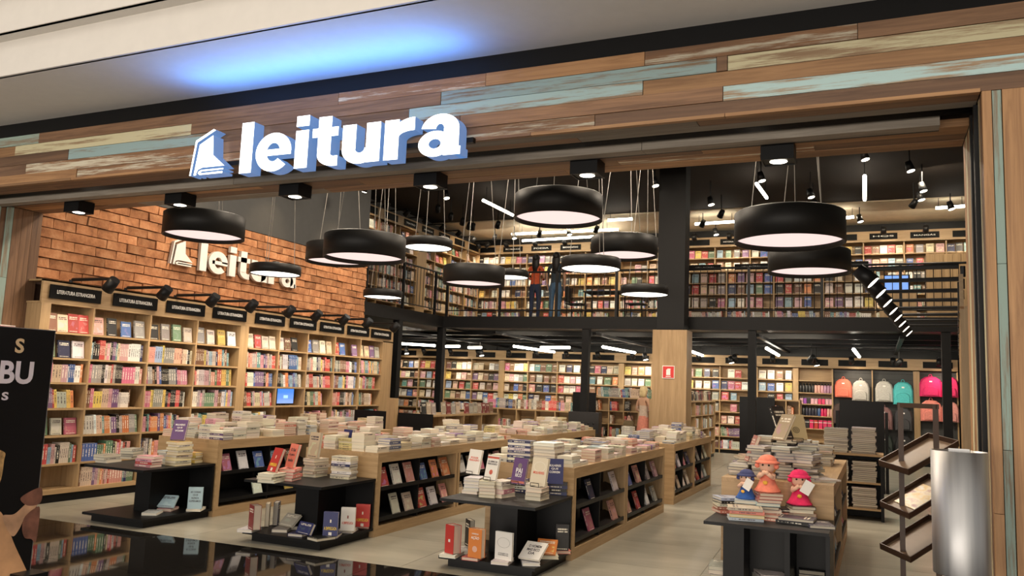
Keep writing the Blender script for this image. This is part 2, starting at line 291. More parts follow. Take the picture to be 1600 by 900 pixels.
def emit_books():
    BOOKS.sort(key=lambda b: -b[0]); cache = {}; n = 300
    for a, o, aw, ah, w, t, h, col, where, group, pose, extra in BOOKS[:n]:
        w, t, h = round(w, 2), max(.01, round(t/.004)*.004), round(h, 2)
        if (w, t, h) not in cache: cache[(w, t, h)] = book_mesh(w, t, h)
        ob = link('book', cache[(w, t, h)]); ay = ah.cross(aw); ob.color = (*col, 0 if extra and ('title' in extra or 'pic' in extra) else 1)
        ob.matrix_world = Matrix(((aw.x, ay.x, ah.x, o.x), (aw.y, ay.y, ah.y, o.y), (aw.z, ay.z, ah.z, o.z), (0, 0, 0, 1)))
        lab = extra['label'] if extra and 'label' in extra else '%s book %s' % (cname(col), where) if 'from bottom' in where else '%s book %s %s' % (cname(col), pose, where)
        tag(ob, lab, 'book', group)
        for sh, (r_, g_, b_), z0 in (extra.get('pic') or []) if extra else []:
            pb = MB(); yy = -t/2-.0005; u = w*.5
            if sh == 'keyhole': K = [(.10*math.sin(q*.5236)*1.0, .10+.10*math.cos(q*.5236)) for q in range(-4, 5)]+[(.10, -.22), (-.10, -.22)]
            elif sh == 'square': K = [(-.22, -.2), (.22, -.2), (.22, .2), (-.22, .2)]
            elif sh == 'band': K = [(-1, -.12), (1, -.12), (1, .12), (-1, .12)]
            elif sh == 'loop': K = [(.75*math.cos(q*.4), .5*math.sin(q*.4)) for q in range(16)]
            else: K = [(.3*math.cos(q*.3927), .3*math.sin(q*.3927)) for q in range(16)]
            if sh in ('rings', 'loop'):
                for ra, rb_ in (((1.15, .9), (.7, .45), (.25, .001)) if sh == 'rings' else ((1, .96),)):
                    for i in range(16): p_, q_ = K[i], K[(i+1) % 16]; pb.quad([(p_[0]*ra*u, yy, z0*h+p_[1]*ra*u), (q_[0]*ra*u, yy, z0*h+q_[1]*ra*u), (q_[0]*rb_*u, yy, z0*h+q_[1]*rb_*u), (p_[0]*rb_*u, yy, z0*h+p_[1]*rb_*u)])
            else: pb.quad([(p_[0]*u*.98, yy, z0*h+p_[1]*u) for p_ in K])
            pb.build('cover_picture', cloth((r_, g_, b_), .45), ob)
        if extra and 'title' in extra:
            tc = extra.get('tc', white_letter)
            for body, fx, z0, hh in extra['title']:
                tx = text('title_lettering', body, .03, tc, None, (0, 0, 0), (1, 0, 0), (0, 0, 1), .001, .012, fit=(fx*w, hh)); tx.parent = ob; tx.matrix_parent_inverse = Matrix(); tx.matrix_basis = Matrix(((1, 0, 0, 0), (0, 0, -1, -t/2-.0006), (0, 1, 0, z0*h), (0, 0, 0, 1)))
    vs, fs, ms, cols, uvs = [], [], [], [], []
    for a, o, aw, ah, w, t, h, col, where, group, pose, extra in BOOKS[n:]:
        ay = ah.cross(aw); i = len(vs); r = random.random()
        for z in (0, h):
            for y in (-t/2, t/2):
                for x in (-w/2, w/2): vs.append(tuple(o+aw*x+ay*y+ah*z))
        for q, m, uv in (((0, 1, 5, 4), 0, ((0, 0), (1, 0), (1, 1), (0, 1))), ((2, 6, 7, 3), 0, ((1, 0), (1, 1), (0, 1), (0, 0))), ((0, 4, 6, 2), 0, ((0, 2), (1, 2), (1, 2.18), (0, 2.18))),
                         ((0, 2, 3, 1), 1, ((0, 0), (0, 1), (1, 1), (1, 0))), ((4, 5, 7, 6), 1, ((0, 0), (1, 0), (1, 1), (0, 1))), ((1, 3, 7, 5), 1, ((0, 0), (0, 1), (1, 1), (1, 0)))):
            fs.append(tuple(i+k for k in q)); ms.append(m); cols += [(*col, r)]*4; uvs += uv
    me = bpy.data.meshes.new('small_books'); me.from_pydata(vs, [], fs); me.materials.append(cover_att); me.materials.append(pages_att); me.polygons.foreach_set('material_index', ms)
    at_ = me.color_attributes.new('Col', 'FLOAT_COLOR', 'CORNER'); at_.data.foreach_set('color', [c for q in cols for c in q])
    ul = me.uv_layers.new(name='UVMap'); ul.data.foreach_set('uv', [c for q in uvs for c in q]); me.update()
    ob = link('small_books', me); tag(ob, 'hundreds of small books filling the farther shelves, tables and gondolas', 'books'); ob['kind'] = 'stuff'
def row_spines(p0, s, n, length, z, hmax, where, group, fill=None, R=random, pal=None, wt=1.):
    """a row of books standing spine-out from p0 along s; n = outward normal"""
    s, n = Vector(s), Vector(n); x = .01; end = length*(fill if fill else R.choice((.7, .8, .9, .97, .97))); up = Vector((0, 0, 1)); run = 0; col = rcol(pal, R); t = .025; h = .2
    lean0 = R.choice((0, 0, .07, .14))
    while True:
        if run <= 0: col = rcol(pal, R); t = R.uniform(.014, .042); h = min(hmax-.015, R.uniform(.19, .245)); run = R.choice((1, 1, 1, 2, 2, 3, 5))
        run -= 1
        if x+t > end: break
        lean = lean0; ah = (up-s*lean).normalized() if lean else up
        b = .15; c = Vector(p0)+s*(x+t/2+(h*lean*.5 if lean else 0))-n*(.03+b/2); c.z = z+(t/2*lean)
        if x+t+(h*lean if lean else 0) < length: book(c, -n, ah, b, t, h*(1-.5*lean*lean), col, where, group, 'spine-out', weight=wt)
        x += t+.0015
def row_faces(p0, s, n, length, z, hmax, count, where, group, R=random, back=.12, tilt=.16, wt=1., pal=None, wr=(.14, .165)):
    s, n = Vector(s), Vector(n); g = length/count
    for k in range(count):
        if R.random() < .06: continue
        w, h, t = R.uniform(*wr), min(hmax-.02, R.uniform(.2, .235)), R.uniform(.018, .035); w = min(w, g*.94)
        ah = (Vector((0, 0, 1))-n*tilt).normalized(); c = Vector(p0)+s*(g*(k+.5))-n*back; c.z = z+.002+t/2*tilt
        book(c, (-n).cross(ah)*1.0, ah, w, t, h, rcol(pal, R), where, group, 'face-out', weight=wt)
def stack(x, y, z, cnt, col, where, group, ang=0., w=.15, h=.22, t=.028, jit=.012, ja=.06, R=random, mix=None, weight=1., aw0=None):
    for k in range(cnt):
        a = ang+R.uniform(-ja, ja); aw = Vector((math.cos(a), math.sin(a), 0)); ah = Vector((-math.sin(a), math.cos(a), 0))
        if k % 2 and R.random() < .5: aw, ah = -aw, -ah
        c = Vector((x+R.uniform(-jit, jit), y+R.uniform(-jit, jit), z+t*(k+.5)+.0006*k))-ah*h/2
        cc = rcol([mix[k % len(mix)]] if mix else [col], R); wh_ = (where % ORD_[min(k, 14)]) if '%s' in where else where
        # front cover (-y local = -(ah x aw)) must face up: swap aw so that ah x aw = -z
        if ah.cross(aw).z > 0: aw = -aw
        book(c, aw, ah, w, t, h, cc, wh_, group, 'lying flat', weight=weight)
    return z+cnt*(t+.0006)
# ================================================================== SETTING
XL, XR, YO, YI, ZS = -9.17, .585, 5.32, 6.45, 3.43       # opening: left jamb, right jamb, outer face, inner face, soffit height
FA = math.radians(2.6)                                    # the floor grid is turned a little against the shopfront
def rot(x, y): return Vector((x*math.cos(FA)-y*math.sin(FA), x*math.sin(FA)+y*math.cos(FA), 0))
fl = struct(MB().box(-16, 4.5, -4, 24, -.12, -.012).build('floor', grout))
def tiles(name, mat, x0, x1, y0, y1, s, top, keep):
    me = MB().box(-s/2+.002, s/2-.002, -s/2+.002, s/2-.002, -.012, top).mesh(name, mat); y = y0
    while y < y1-.01:
        x = x0
        while x < x1-.01:
            p = rot(x+s/2, y+s/2)
            if keep(p): link(name, me, fl, (p.x, p.y, 0), FA)
            x += s
        y += s
# granite runs up to the line y = 6.4 (turned), porcelain starts there
YG = 6.40
tiles('granite_tile', granite, -10.3+.35, 3.5, YG-5*1.25, YG, 1.25, 0, lambda p: p.y > .3)
tiles('porcelain_tile', tile_m, -15.5, 3.5, YG, 24, 1.2, 0, lambda p: p.y < 23.4 and not (p.x < -9.9 and p.y < 13))
# ---- left wall: mortar backing, single bricks above the bookcase, grey paint above
wl = struct(B('wall_left', (-9.45, -9.225, YI-.02, 13.32, 0, 3.90), plain('mortar', (.06, .03, .02), .9)))
vb = []
for k in range(6):
    R = random.Random(k); b = MB(); d = [R.uniform(0, .018) for _ in range(4)]; e = [R.uniform(-.006, .006) for _ in range(8)]
    L0, H0 = .154, .0595; P = [(0, -L0+e[0], -H0+e[1]), (0, L0+e[2], -H0+e[3]), (0, L0+e[4], H0+e[5]), (0, -L0+e[6], H0+e[7])]
    Q = [(.028+d[i]*.8, P[i][1]*.985, P[i][2]*.955) for i in range(4)]; b.quad(Q)
    for i in range(4): b.quad([P[i], P[(i+1) % 4], Q[(i+1) % 4], Q[i]])
    vb.append(b.mesh('brick', brick_m))
hc = .124; Rb = random.Random(3)
for r in range(10):
    y = YI+.0-(.15 if r % 2 else 0)
    while y < 13.2:
        c0, c1 = max(y, YI), min(y+.312, 13.32)
        if c1-c0 > .06:
            o = link('brick', Rb.choice(vb), wl, (-9.227, (c0+c1)/2, 2.66+hc*(r+.5))); o.scale = (Rb.uniform(.7, 1.3), (c1-c0)/.312, 1); o.rotation_euler = (Rb.uniform(-.012, .012), 0, Rb.uniform(-.02, .02))
        y += .312
struct(B('wall_left_upper', (-9.45, -9.20, YI-.02, 13.32, 3.905, 6.2), charcoal))
struct(B('wall_left_return', (-15.2, -9.46, 13.0, 13.3, 0, 2.85), charcoal)); struct(B('wall_left_far', (-15.3, -15.1, 13.0, 23, 0, 2.86), charcoal)); struct(B('wall_left_mezzanine', (-11.95, -11.8, 13.0, 23.1, 3.1, 6.2), charcoal)); struct(B('wall_left_mezzanine_return', (-11.8, -9.46, 12.85, 13.0, 2.86, 6.2), charcoal))
struct(B('wall_back', (-15.3, 3.3, 23.12, 23.3, 0, 6.2), charcoal))
def rw(y): return .98+.08*(y-7.7)      # the right wall splays outwards
struct(MB().quad([(rw(6.4)+.12, 6.4, 0), (rw(23.2)+.12, 23.2, 0), (rw(23.2)+.12, 23.2, 6.2), (rw(6.4)+.12, 6.4, 6.2)]).quad([(rw(6.4)+.25, 6.4, 0), (rw(6.4)+.25, 6.4, 6.2), (rw(23.2)+.25, 23.2, 6.2), (rw(23.2)+.25, 23.2, 0)]).build('wall_right', charcoal))
struct(B('ceiling', (-12, 3.3, YI, 20.3, 6.2, 6.3), ceil_dark)); struct(B('ceiling_mezzanine', (-12, 3.3, 20.3, 23.2, 6.17, 6.3), ceil_beige)); struct(B('trim_1', (-11.8, 2.4, 22.98, 23.12, 5.94, 6.17), black))
# ---- front wall: header of reclaimed planks
fw = struct(MB().box(-12, 3.4, YI-.03, YI+.10, ZS+.10, 6.25).build('wall_front_inner', charcoal))
hd = struct(MB().box(-12, 3.4, YO+.03, YO+.2, ZS+.04, 3.98).box(-12, 3.4, YO+.06, YO+.25, 3.95, 4.16).box(-12, 3.4, YO+.2, YI, ZS+.10, ZS+.2).build('wall_front', black))
def px_x(x, row): 
    y = 211-(211-0)*x/1570.+14+row*17; return at(x, y, 1, YO)[0]
ROWS = [[(-420, 'teal'), (62, 'brown'), (530, 'white'), (760, 'orange'), (1008, 'white'), (1340, 'brown'), (1900, None)],
        [(-400, 'orange'), (24, 'cream'), (300, 'brown'), (690, 'blue'), (1120, 'brown'), (1137, 'cream'), (1900, None)],
        [(-400, 'brown'), (107, 'blue'), (330, 'brown'), (640, 'blue'), (1005, 'orange'), (1900, None)],
        [(-400, 'dark'), (40, 'white'), (310, 'brown'), (720, 'brown'), (1130, 'blue'), (1900, None)],
        [(-400, 'orange'), (120, 'white'), (420, 'orange'), (720, 'white'), (930, 'dark'), (1900, None)]]
def plank(name, b, mat, par): 
    x0, x1, y0, y1, z0, z1 = b; c = ((x0+x1)/2, (y0+y1)/2, (z0+z1)/2)
    return MB().box(x0-c[0], x1-c[0], y0-c[1], y1-c[1], z0-c[2], z1-c[2]).build(name, mat, par, c)
Rp = random.Random(5)
for r, row in enumerate(ROWS):
    z1 = 3.95-.104*r; z0 = z1-.101
    for (a, c), (b, _) in zip(row, row[1:]):
        xa = px_x(a, r) if a > -300 else -11.5; xb = px_x(b, r) if b < 1800 else 3.3
        plank('plank', (xa+.002, xb-.002, YO-Rp.uniform(0, .012), YO+.03, z0, z1), PL[c+'X'], hd)
# underside of the header: lip, shutter slot, grey strip, inner planks
def strip(y0, y1, z0, z1, segs, ax='X'):
    for (a, c), (b, _) in zip(segs, segs[1:]): plank('soffit_plank', (a+.002, b-.002, y0, y1, z0, z1), PL[c+ax], hd)
strip(YO-.012, YO+.03, ZS-.005, ZS+.018, [(-9.15, 'orange'), (-7.2, 'orange'), (-4.6, 'brown'), (-2.3, 'orange'), (-.9, 'orange'), (.58, None)])
strip(YO+.032, YO+.16, ZS, ZS+.05, [(-9.15, 'dark'), (-6.9, 'brown'), (-3.8, 'grey'), (-1.1, 'brown'), (.58, None)])
strip(YO+.163, YO+.27, ZS, ZS+.05, [(-9.15, 'brown'), (-7.7, 'dark'), (-4.8, 'brown'), (-2.0, 'grey'), (.58, None)])
sh = MB().box(XL, XR, 5.61, 5.80, ZS+.03, ZS+.09); [sh.tube((XL, 5.64+.028*k, ZS+.025), (XR, 5.64+.028*k, ZS+.025), .011, n=8) for k in range(5)]
tag(sh.build('roller_shutter', blackm), 'black rolled shutter bar recessed under the plank header', 'shutter')
strip(5.815, 5.93, ZS-.03, ZS+.05, [(-9.15, 'grey'), (-5.6, 'grey'), (-1.6, 'grey'), (.40, None)])
B('soffit_rail', (XL, .40, 5.932, 5.955, ZS-.03, ZS+.05), black, hd)
strip(5.96, 6.13, ZS-.004, ZS+.05, [(-9.15, 'brown'), (-7.9, 'orange'), (-5.5, 'brown'), (-3.1, 'brown'), (-1.2, 'orange'), (.58, None)])
strip(6.132, 6.29, ZS, ZS+.05, [(-9.15, 'orange'), (-6.6, 'brown'), (-4.4, 'orange'), (-1.9, 'white'), (-.4, 'brown'), (.58, None)])
strip(6.292, 6.45, ZS-.004, ZS+.05, [(-9.15, 'brown'), (-7.4, 'grey'), (-4.9, 'brown'), (-2.4, 'orange'), (-.8, 'orange'), (.58, None)])
# right pier and jamb, left pier and jamb
pr = struct(MB().box(XR+.03, 3.4, YO+.03, YI, 0, ZS+.1).build('wall_front_right', black))
for a, b, c, zz in [(XR, XR+.05, 'orange', (0, 1.0, ZS)), (XR+.053, XR+.10, 'teal', (0, .55, 1.35, 2.4, ZS)), (XR+.103, XR+.225, 'orange', (0, ZS)), (XR+.228, XR+.36, 'cream', (0, 1.2, 2.75, ZS)), (XR+.363, XR+.52, 'brown', (0, 2, ZS)), (XR+.523, XR+.66, 'blue', (0, 1.6, ZS)), (XR+.663, 2.2, 'brown', (0, ZS)), (2.203, 3.3, 'orange', (0, ZS))]:
    for k, (z0, z1) in enumerate(zip(zz, zz[1:])): plank('pier_plank', (a, b-.002, YO-(.012 if c == 'orange' else .004), YO+.03, z0, z1-.003), PL[(c if not (c == 'teal' and k < 1) else 'grey')+'Z'], pr)
for y0, y1, c in [(5.35, 5.44, 'brown'), (5.443, 5.52, 'cream'), (5.86, 5.97, 'orange'), (5.973, 6.08, 'cream'), (6.083, 6.2, 'orange'), (6.203, 6.32, 'cream'), (6.323, 6.45, 'orange')]:
    plank('jamb_plank', (XR, XR+.03, y0, y1-.012, 0, ZS), PL[c+'Z'], pr)
B('shutter_track', (XR-.02, XR+.04, 5.56, 5.62, 0, ZS), blackm, pr); B('shutter_track', (XR-.02, XR+.04, 5.76, 5.82, 0, ZS), blackm, pr)
pl = struct(MB().box(-12, XL-.03, YO+.03, YI, 0, ZS+.1).build('wall_front_left', black))
for y0, y1, c, zz in [(5.35, 5.53, 'teal', (0, 1.4, ZS)), (5.532, 5.60, 'dark', (0, ZS)), (5.74, 5.86, 'dark', (0, 2.5, ZS)), (5.862, 5.94, 'teal', (0, 2.7, ZS)), (5.942, 6.0, 'dark', (0, ZS)), (6.002, 6.09, 'teal', (0, 2.6, ZS)), (6.092, 6.2, 'brown', (0, 1.9, ZS)), (6.202, 6.33, 'brown', (0, ZS)), (6.332, 6.45, 'dark', (0, ZS))]:
    for z0, z1 in zip(zz, zz[1:]): plank('jamb_plank', (XL-.03, XL, y0, y1-.002, z0, z1-.003), PL[c+'Z'], pl)
B('shutter_track', (XL-.03, XL+.01, 5.61, 5.73, 0, ZS), blackm, pl)
x = -11.9
while x < XL-.1:
    plank('pier_plank', (x, min(x+.19, XL), YO-.006, YO+.03, 0, ZS), PL[Rp.choice(('teal', 'brown', 'dark', 'orange'))+'Z'], pl); x += .192
# ---- mall ceiling: soffit over the shopfront and stepped cornice
mc = MB().box(-12, 3.4, 4.42, YO+.08, 4.12, 4.2).box(-12, 3.4, 4.40, 4.44, 4.12, 4.44).box(-12, 3.4, 4.27, 4.43, 4.44, 4.48).box(-12, 3.4, 4.26, 4.30, 4.44, 4.80).box(-12, 3.4, 4.05, 4.29, 4.80, 4.84).box(-12, 3.4, 4.04, 4.08, 4.80, 5.25).box(-12, 3.4, 3.6, 4.07, 5.25, 5.3).box(-12, 3.4, 3.58, 3.62, 5.25, 6.4)
struct(mc.build('ceiling_mall', mallwhite))
# ---- mezzanine
struct(MB().box(-11.9, -9.21, 13.0, 23.1, 2.90, 3.10).box(-9.2, 2.3, 16.56, 23.1, 2.90, 3.10).build('floor_mezzanine', black))
struct(MB().box(-9.3, -9.18, 13.3, 16.62, 2.86, 3.12).box(-9.18, 2.3, 16.5, 16.62, 2.86, 3.12).box(-15, -9.3, 13.0, 13.1, 2.86, 3.1).build('trim_2', beamb))
bm_ = MB(); [bm_.box(-15, 2.6, y, y+.08, 2.80, 2.90) for y in (18, 19.5, 21)]; [bm_.box(x, x+.08, 16.7, 23, 2.74, 2.80) for x in (-13, -10.5, -8, -5.6, -2.2, .4)]; struct(bm_.build('trim_3', black))
struct(B('ceiling_lower', (-15.2, -9.31, 13.1, 23.1, 2.86, 2.90), black))
struct(B('trim_4', (-15.1, 2.3, 22.98, 23.12, 2.64, 2.86), black))
# posts
for n, (x, y) in enumerate([(-9.24, 14.65), (-9.24, 16.56), (-5.7, 16.6), (-2.24, 16.6), (1.15, 16.6), (-12.6, 16.56)]):
    tag(B('steel_post', (x-.075, x+.075, y-.075, y+.075, 0, 2.87), beamb), ['black steel post beside the end of the brick-wall bookcase', 'black steel post at the inner corner of the mezzanine', 'black steel post between the armchair and the corner post', 'black steel post between the wood-clad column and the backpack wall', 'black steel post near the right-hand bookcase', 'black steel post behind the comics gondola'][n], 'post')
co = thing('column', 'square black column with wood-clad lower half carrying a red sign', 'column', (-3.71, 16.06, 0))
MB().box(-.27, .27, -.20, .22, 2.80, 6.2).build('shaft', beamb, co); MB().box(-.34, .34, -.24, .26, 0, 2.80).build('cladding', oakZ, co)
fs = tag(MB().box(-.12, .12, -.006, .006, -.125, .125, 1).box(-.108, .108, -.009, 0, -.112, .112).build('fire_sign', [red, white_letter], None, (-3.72, 15.812, 1.97)), 'red fire extinguisher sign on the wood-clad column', 'sign')
MB().box(-.04, .04, -.012, -.008, -.06, .05).box(-.02, .045, -.012, -.008, .05, .068).box(-.05, .05, -.012, -.008, -.095, -.078).build('extinguisher_symbol', white_letter, fs)
fs2 = tag(MB().box(-.006, .006, -.12, .12, -.125, .125, 1).box(0, .009, -.108, .108, -.112, .112).build('fire_sign', [red, white_letter], None, (XL+.012, 6.13, 1.93)), 'red fire sign on the plank jamb behind the poster', 'sign'); MB().box(.008, .012, -.04, .04, -.06, .06).build('extinguisher_symbol', white_letter, fs2)
# railing: one railing along each edge, with posts and bars as parts
def railing(label, p0, p1, gap):
    t = thing('railing', label, 'railing'); p0, p1 = Vector(p0), Vector(p1); d = (p1-p0); n = int(d.length/gap); u = d.normalized()
    for nm, z in (('handrail', 1.0), ('bottom_rail', .14)): MB().tube(p0+Vector((0, 0, z)), p1+Vector((0, 0, z)), .022 if z > .5 else .014, n=6).build(nm, blackm, t)
    me = MB().tube((0, 0, .14), (0, 0, .99), .0075, n=5, caps=False).mesh('baluster', blackm); mp = MB().box(-.025, .025, -.025, .025, 0, 1.0).mesh('rail_post', blackm)
    for k in range(n+1):
        q = p0+d*(k/n); post = k % 10 == 0; link('rail_post' if post else 'baluster', mp if post else me, t, q)
railing('black bar railing along the front edge of the mezzanine', (-9.14, 16.56, 3.12), (2.2, 16.56, 3.12), .135); railing('black bar railing along the side edge of the mezzanine by the brick wall', (-9.24, 13.4, 3.12), (-9.24, 16.45, 3.12), .135)
# ================================================================== BOOKCASES
def sign_board(par, c, s, n, ln, h, body, name='category_sign'):
    c, s, n = Vector(c), Vector(s).normalized(), Vector(n).normalized(); M = Matrix(((s.x, -n.x, 0, c.x), (s.y, -n.y, 0, c.y), (s.z, -n.z, 1, c.z), (0, 0, 0, 1)))
    o = MB().box(-ln/2, ln/2, -.012, .0, -h/2, h/2, 0, M).build(name, sign_black, par)
    if body:
        tx = text('lettering', body, .05, white_letter, None, c+n*.0135-Vector((0, 0, .022)), s, (0, 0, 1), .001, .008, fit=(ln*.74, .045)); tx.parent = o; tx.matrix_parent_inverse = Matrix()
    return o
def arm_lamp(label, group, root, n, ln, energy=None, tgt=None, drop=.03):
    W0 = Vector(root); t = thing('arm_lamp', label, 'lamp', W0, 0, group); root, n = Vector((0, 0, 0)), Vector(n).normalized(); tip = root+n*ln
    s = n.cross(Vector((0, 0, 1))); aim = (-n*.75+Vector((0, 0, -.75))).normalized()
    a = MB(); a.tube(root, tip, .022, .018, n=6); a.tube(root-n*.03, root-n*.03+Vector((0, 0, -.09)), .02, n=6); a.build('arm', blackm, t)
    h0 = tip+Vector((0, 0, -drop)); MB().tube(h0-aim*.07, h0+aim*.10, .062, .072, n=14).tube(tip, h0, .012, n=6).build('lamp_head', blackm, t)
    MB().tube(h0+aim*.1005, h0+aim*.103, .058, n=12).build('lens', lens, t)
    if energy: light('arm_lamp_light', 'SPOT', W0+h0+aim*.13, energy, (1, .82, .60), tgt if tgt else W0+h0+aim, spot_size=math.radians(125), spot_blend=.9, shadow_soft_size=.08)
    return t
# ---- left wall bookcase
ORD = ['first', 'second', 'third', 'fourth', 'fifth', 'sixth', 'seventh', 'eighth', 'ninth', 'tenth', 'eleventh', 'twelfth', 'thirteenth', 'fourteenth', 'fifteenth', 'sixteenth', 'seventeenth', 'eighteenth', 'nineteenth', 'twentieth']
XF = -8.91; BK = -9.20; ZB = [.155, .455, .785, 1.11, 1.418, 1.71, 2.015, 2.36]
UPR = [6.47, 7.07, 7.95, 8.78, 9.66, 9.84, 10.56, 11.29, 12.07, 12.86, 13.62]
lb = thing('wall_bookcase', 'long oak bookcase along the brick wall with sign cornice', 'bookcase')
B('back_panel', (BK, BK+.012, 6.36, 13.98, .06, 2.36), oakZ, lb); B('plinth', (BK, XF-.03, 6.36, 13.98, 0, .10), black, lb); B('base_board', (BK, XF, 6.36, 13.98, .10, .155), oakY, lb)
B('cornice', (XF-.03, XF, 6.36, 13.98, 2.36, 2.62), oakY, lb); B('top_board', (BK, XF, 6.36, 13.98, 2.34, 2.362), oakY, lb); B('cornice_top', (BK, XF, 6.36, 13.98, 2.60, 2.621), oakY, lb)
for k, y in enumerate(UPR):
    if k in (5, 10): continue
    wd = .18 if k == 4 else .024; B('upright', (BK, XF-.001, y, y+wd, .155, 2.34), oakZ, lb)
B('upright', (BK, XF-.001, 6.37, 6.47, .155, 2.34), oakZ, lb); B('end_panel', (BK, XF, 13.62, 13.98, .0, 2.36), oakZ, lb)
RL = random.Random(11); GL = 'books in the brick-wall bookcase'
WARM = [k[0] for k in CN]+[(.62, .56, .46), (.70, .66, .60), (.30, .28, .26), (.022, .02, .02), (.55, .05, .04), (.66, .50, .33), (.70, .25, .35)]
bays = [(UPR[k]+(.18 if k == 4 else .024), UPR[k+1]) for k in range(10) if k != 4]
for bi, (y0, y1) in enumerate(bays):
    for r in range(7):
        if r > 0: B('shelf', (BK, XF-.005, y0, y1, ZB[r]-.024, ZB[r]), oakY, lb)
        z0, z1 = ZB[r], ZB[r+1]-.03; ln = y1-y0; wh = 'on the %s shelf, %s bay of brick-wall bookcase' % (ORD[6-r], ORD[bi])
        if r == 6: row_faces((XF, y0, z0), (0, 1, 0), (1, 0, 0), ln, z0, .31, 4, wh, GL, RL, back=.06, pal=WARM)
        elif bi == 0 and r == 0: continue
        elif bi == 5 and r in (2, 3): continue
        elif bi == 0 and r in (5, 2): row_faces((XF, y0, z0), (0, 1, 0), (1, 0, 0), ln, z0, .29, 3, wh, GL, RL, back=.08)
        else: row_spines((XF, y0, z0), (0, 1, 0), (1, 0, 0), ln, z0, z1-z0, wh, GL, None, RL, pal=WARM)
SC_Y = [6.79, 7.67, 8.53, 9.39, 10.29, 11.12, 11.93, 12.74, 13.52]
for y in SC_Y: sign_board(lb, (XF+.012, y, 2.485), (0, 1, 0), (1, 0, 0), .70, .165, 'LITERATURA ESTRANGEIRA')
for k, y in enumerate((6.75, 7.55, 8.38, 9.14, 9.98, 10.65, 11.4, 12.1, 13.0)):
    arm_lamp('black arm spotlight over the %s category sign of the brick-wall bookcase' % ORD[k], 'arm lamps over the brick-wall bookcase', (XF-.02, y, 2.66), (1, 0, 0), .68, 26, (XF, y+.1, 1.3), .06)
mo = thing('computer_monitor', 'monitor with blue screen in the brick-wall bookcase', 'monitor', (XF-.10, 10.93, 1.11))
MB().box(-.02, .0, -.22, .22, .02, .29).box(-.10, .0, -.10, .10, 0, .012).box(-.05, -.02, -.03, .03, .0, .12).build('case', black, mo); MB().box(0, .002, -.205, .205, .035, .275).build('screen', screen, mo); MB().box(.002, .003, -.05, .06, .12, .17).build('screen_window', screen_light, mo)
kb = tag(MB().box(-.08, .06, -.2, .2, 0, .02).box(-.07, .05, -.19, .19, .02, .026).build('keyboard', black, None, (XF-.09, 10.93, .785)), 'black keyboard on the shelf under the blue monitor', 'keyboard')
# ---- generic straight bookcase along X facing -Y (far walls)
def far_case(label, yf, x0, z0, bayw, n, thick, rows, hc, sign, group, wt, faces_from=3, skip=(), modes=None, nrow=4, seed=1):
    t = thing('wall_bookcase', label, 'bookcase'); R = random.Random(seed); d = .30; x = x0; zt = z0+rows[-1]; ends = []
    for k in range(n):
        wd = thick.get(k, .026); B('upright', (x, x+wd, yf+.001, yf+d, z0, zt), oakZ, t); xa, x = x+wd, x+bayw; ends.append((xa, x))
    B('upright', (x, x+.03, yf+.001, yf+d, z0, zt), oakZ, t); x1 = x+.03
    B('back_panel', (x0, x1, yf+d, yf+d+.02, z0, zt), oakX, t); B('plinth', (x0, x1, yf+.03, yf+d, z0, z0+.09), black, t); B('cornice', (x0, x1, yf, yf+.03, zt-.02, z0+hc), oakX, t); B('top_board', (x0, x1, yf, yf+d, zt-.02, zt), oakX, t)
    for k, (xa, xb) in enumerate(ends):
        md = modes.get(k) if modes else None
        for r in range(len(rows)-1):
            if md in ('slat',): continue
            B('shelf', (xa, xb, yf+.004, yf+d, z0+rows[r]-.026, z0+rows[r]), oakX, t); 
            if md == 'bottles' : continue
            z = z0+rows[r]; hm = rows[r+1]-rows[r]-.03; wh = 'on the %s' % label
            if r >= faces_from: row_faces((xa, yf, z), (1, 0, 0), (0, -1, 0), xb-xa, z, hm, nrow+(R.random() < .5), wh, group, R, back=.07, tilt=.14, wt=wt, wr=(.15, .19))
            elif R.random() < .45: row_faces((xa, yf, z), (1, 0, 0), (0, -1, 0), xb-xa, z, hm, nrow+1, wh, group, R, back=.07, wt=wt)
            else: row_spines((xa, yf, z), (1, 0, 0), (0, -1, 0), xb-xa, z, hm, wh, group, None, R, wt=wt)
        if sign is not None: sign_board(t, ((xa+xb)/2, yf-.002, zt+(hc-rows[-1])/2), (1, 0, 0), (0, -1, 0), .66, .16, sign.get(k))
    return t, ends
YF = 22.75; RW = [.12, .455, .785, 1.11, 1.418, 1.71, 2.03, 2.36]
fb, fe = far_case('long oak bookcase on the back wall under the mezzanine', YF, -14.445, 0, .955, 12, {0: .1, 4: .18, 8: .16}, RW, 2.64, {}, 'books on the ground-floor back wall', .5, seed=2)
gb, ge = far_case('oak display bookcase of books, bottles and backpacks on the back wall', YF, -2.985, 0, .955, 5, {0: .06, 1: .14, 2: .04, 4: .14}, RW, 2.64, {}, 'gift-bay books', .5, modes={1: 'bottles', 2: 'slat', 3: 'slat', 4: 'slat'}, seed=4)
ub, ue = far_case('oak bookcase on the back wall of the mezzanine', YF-.0, -11.75, 3.1, .955, 15, {0: .06, 5: .16, 10: .06}, [.12, .5, .85, 1.2, 1.55, 1.9, 2.25, 2.56], 2.84, {8: 'HISTÓRIA GERAL', 1: 'ROMANCE', 2: 'POESIA', 3: 'BIOGRAFIAS', 12: 'HQS', 13: 'MANGÁS'}, 'books on the mezzanine back wall', .5, seed=6)
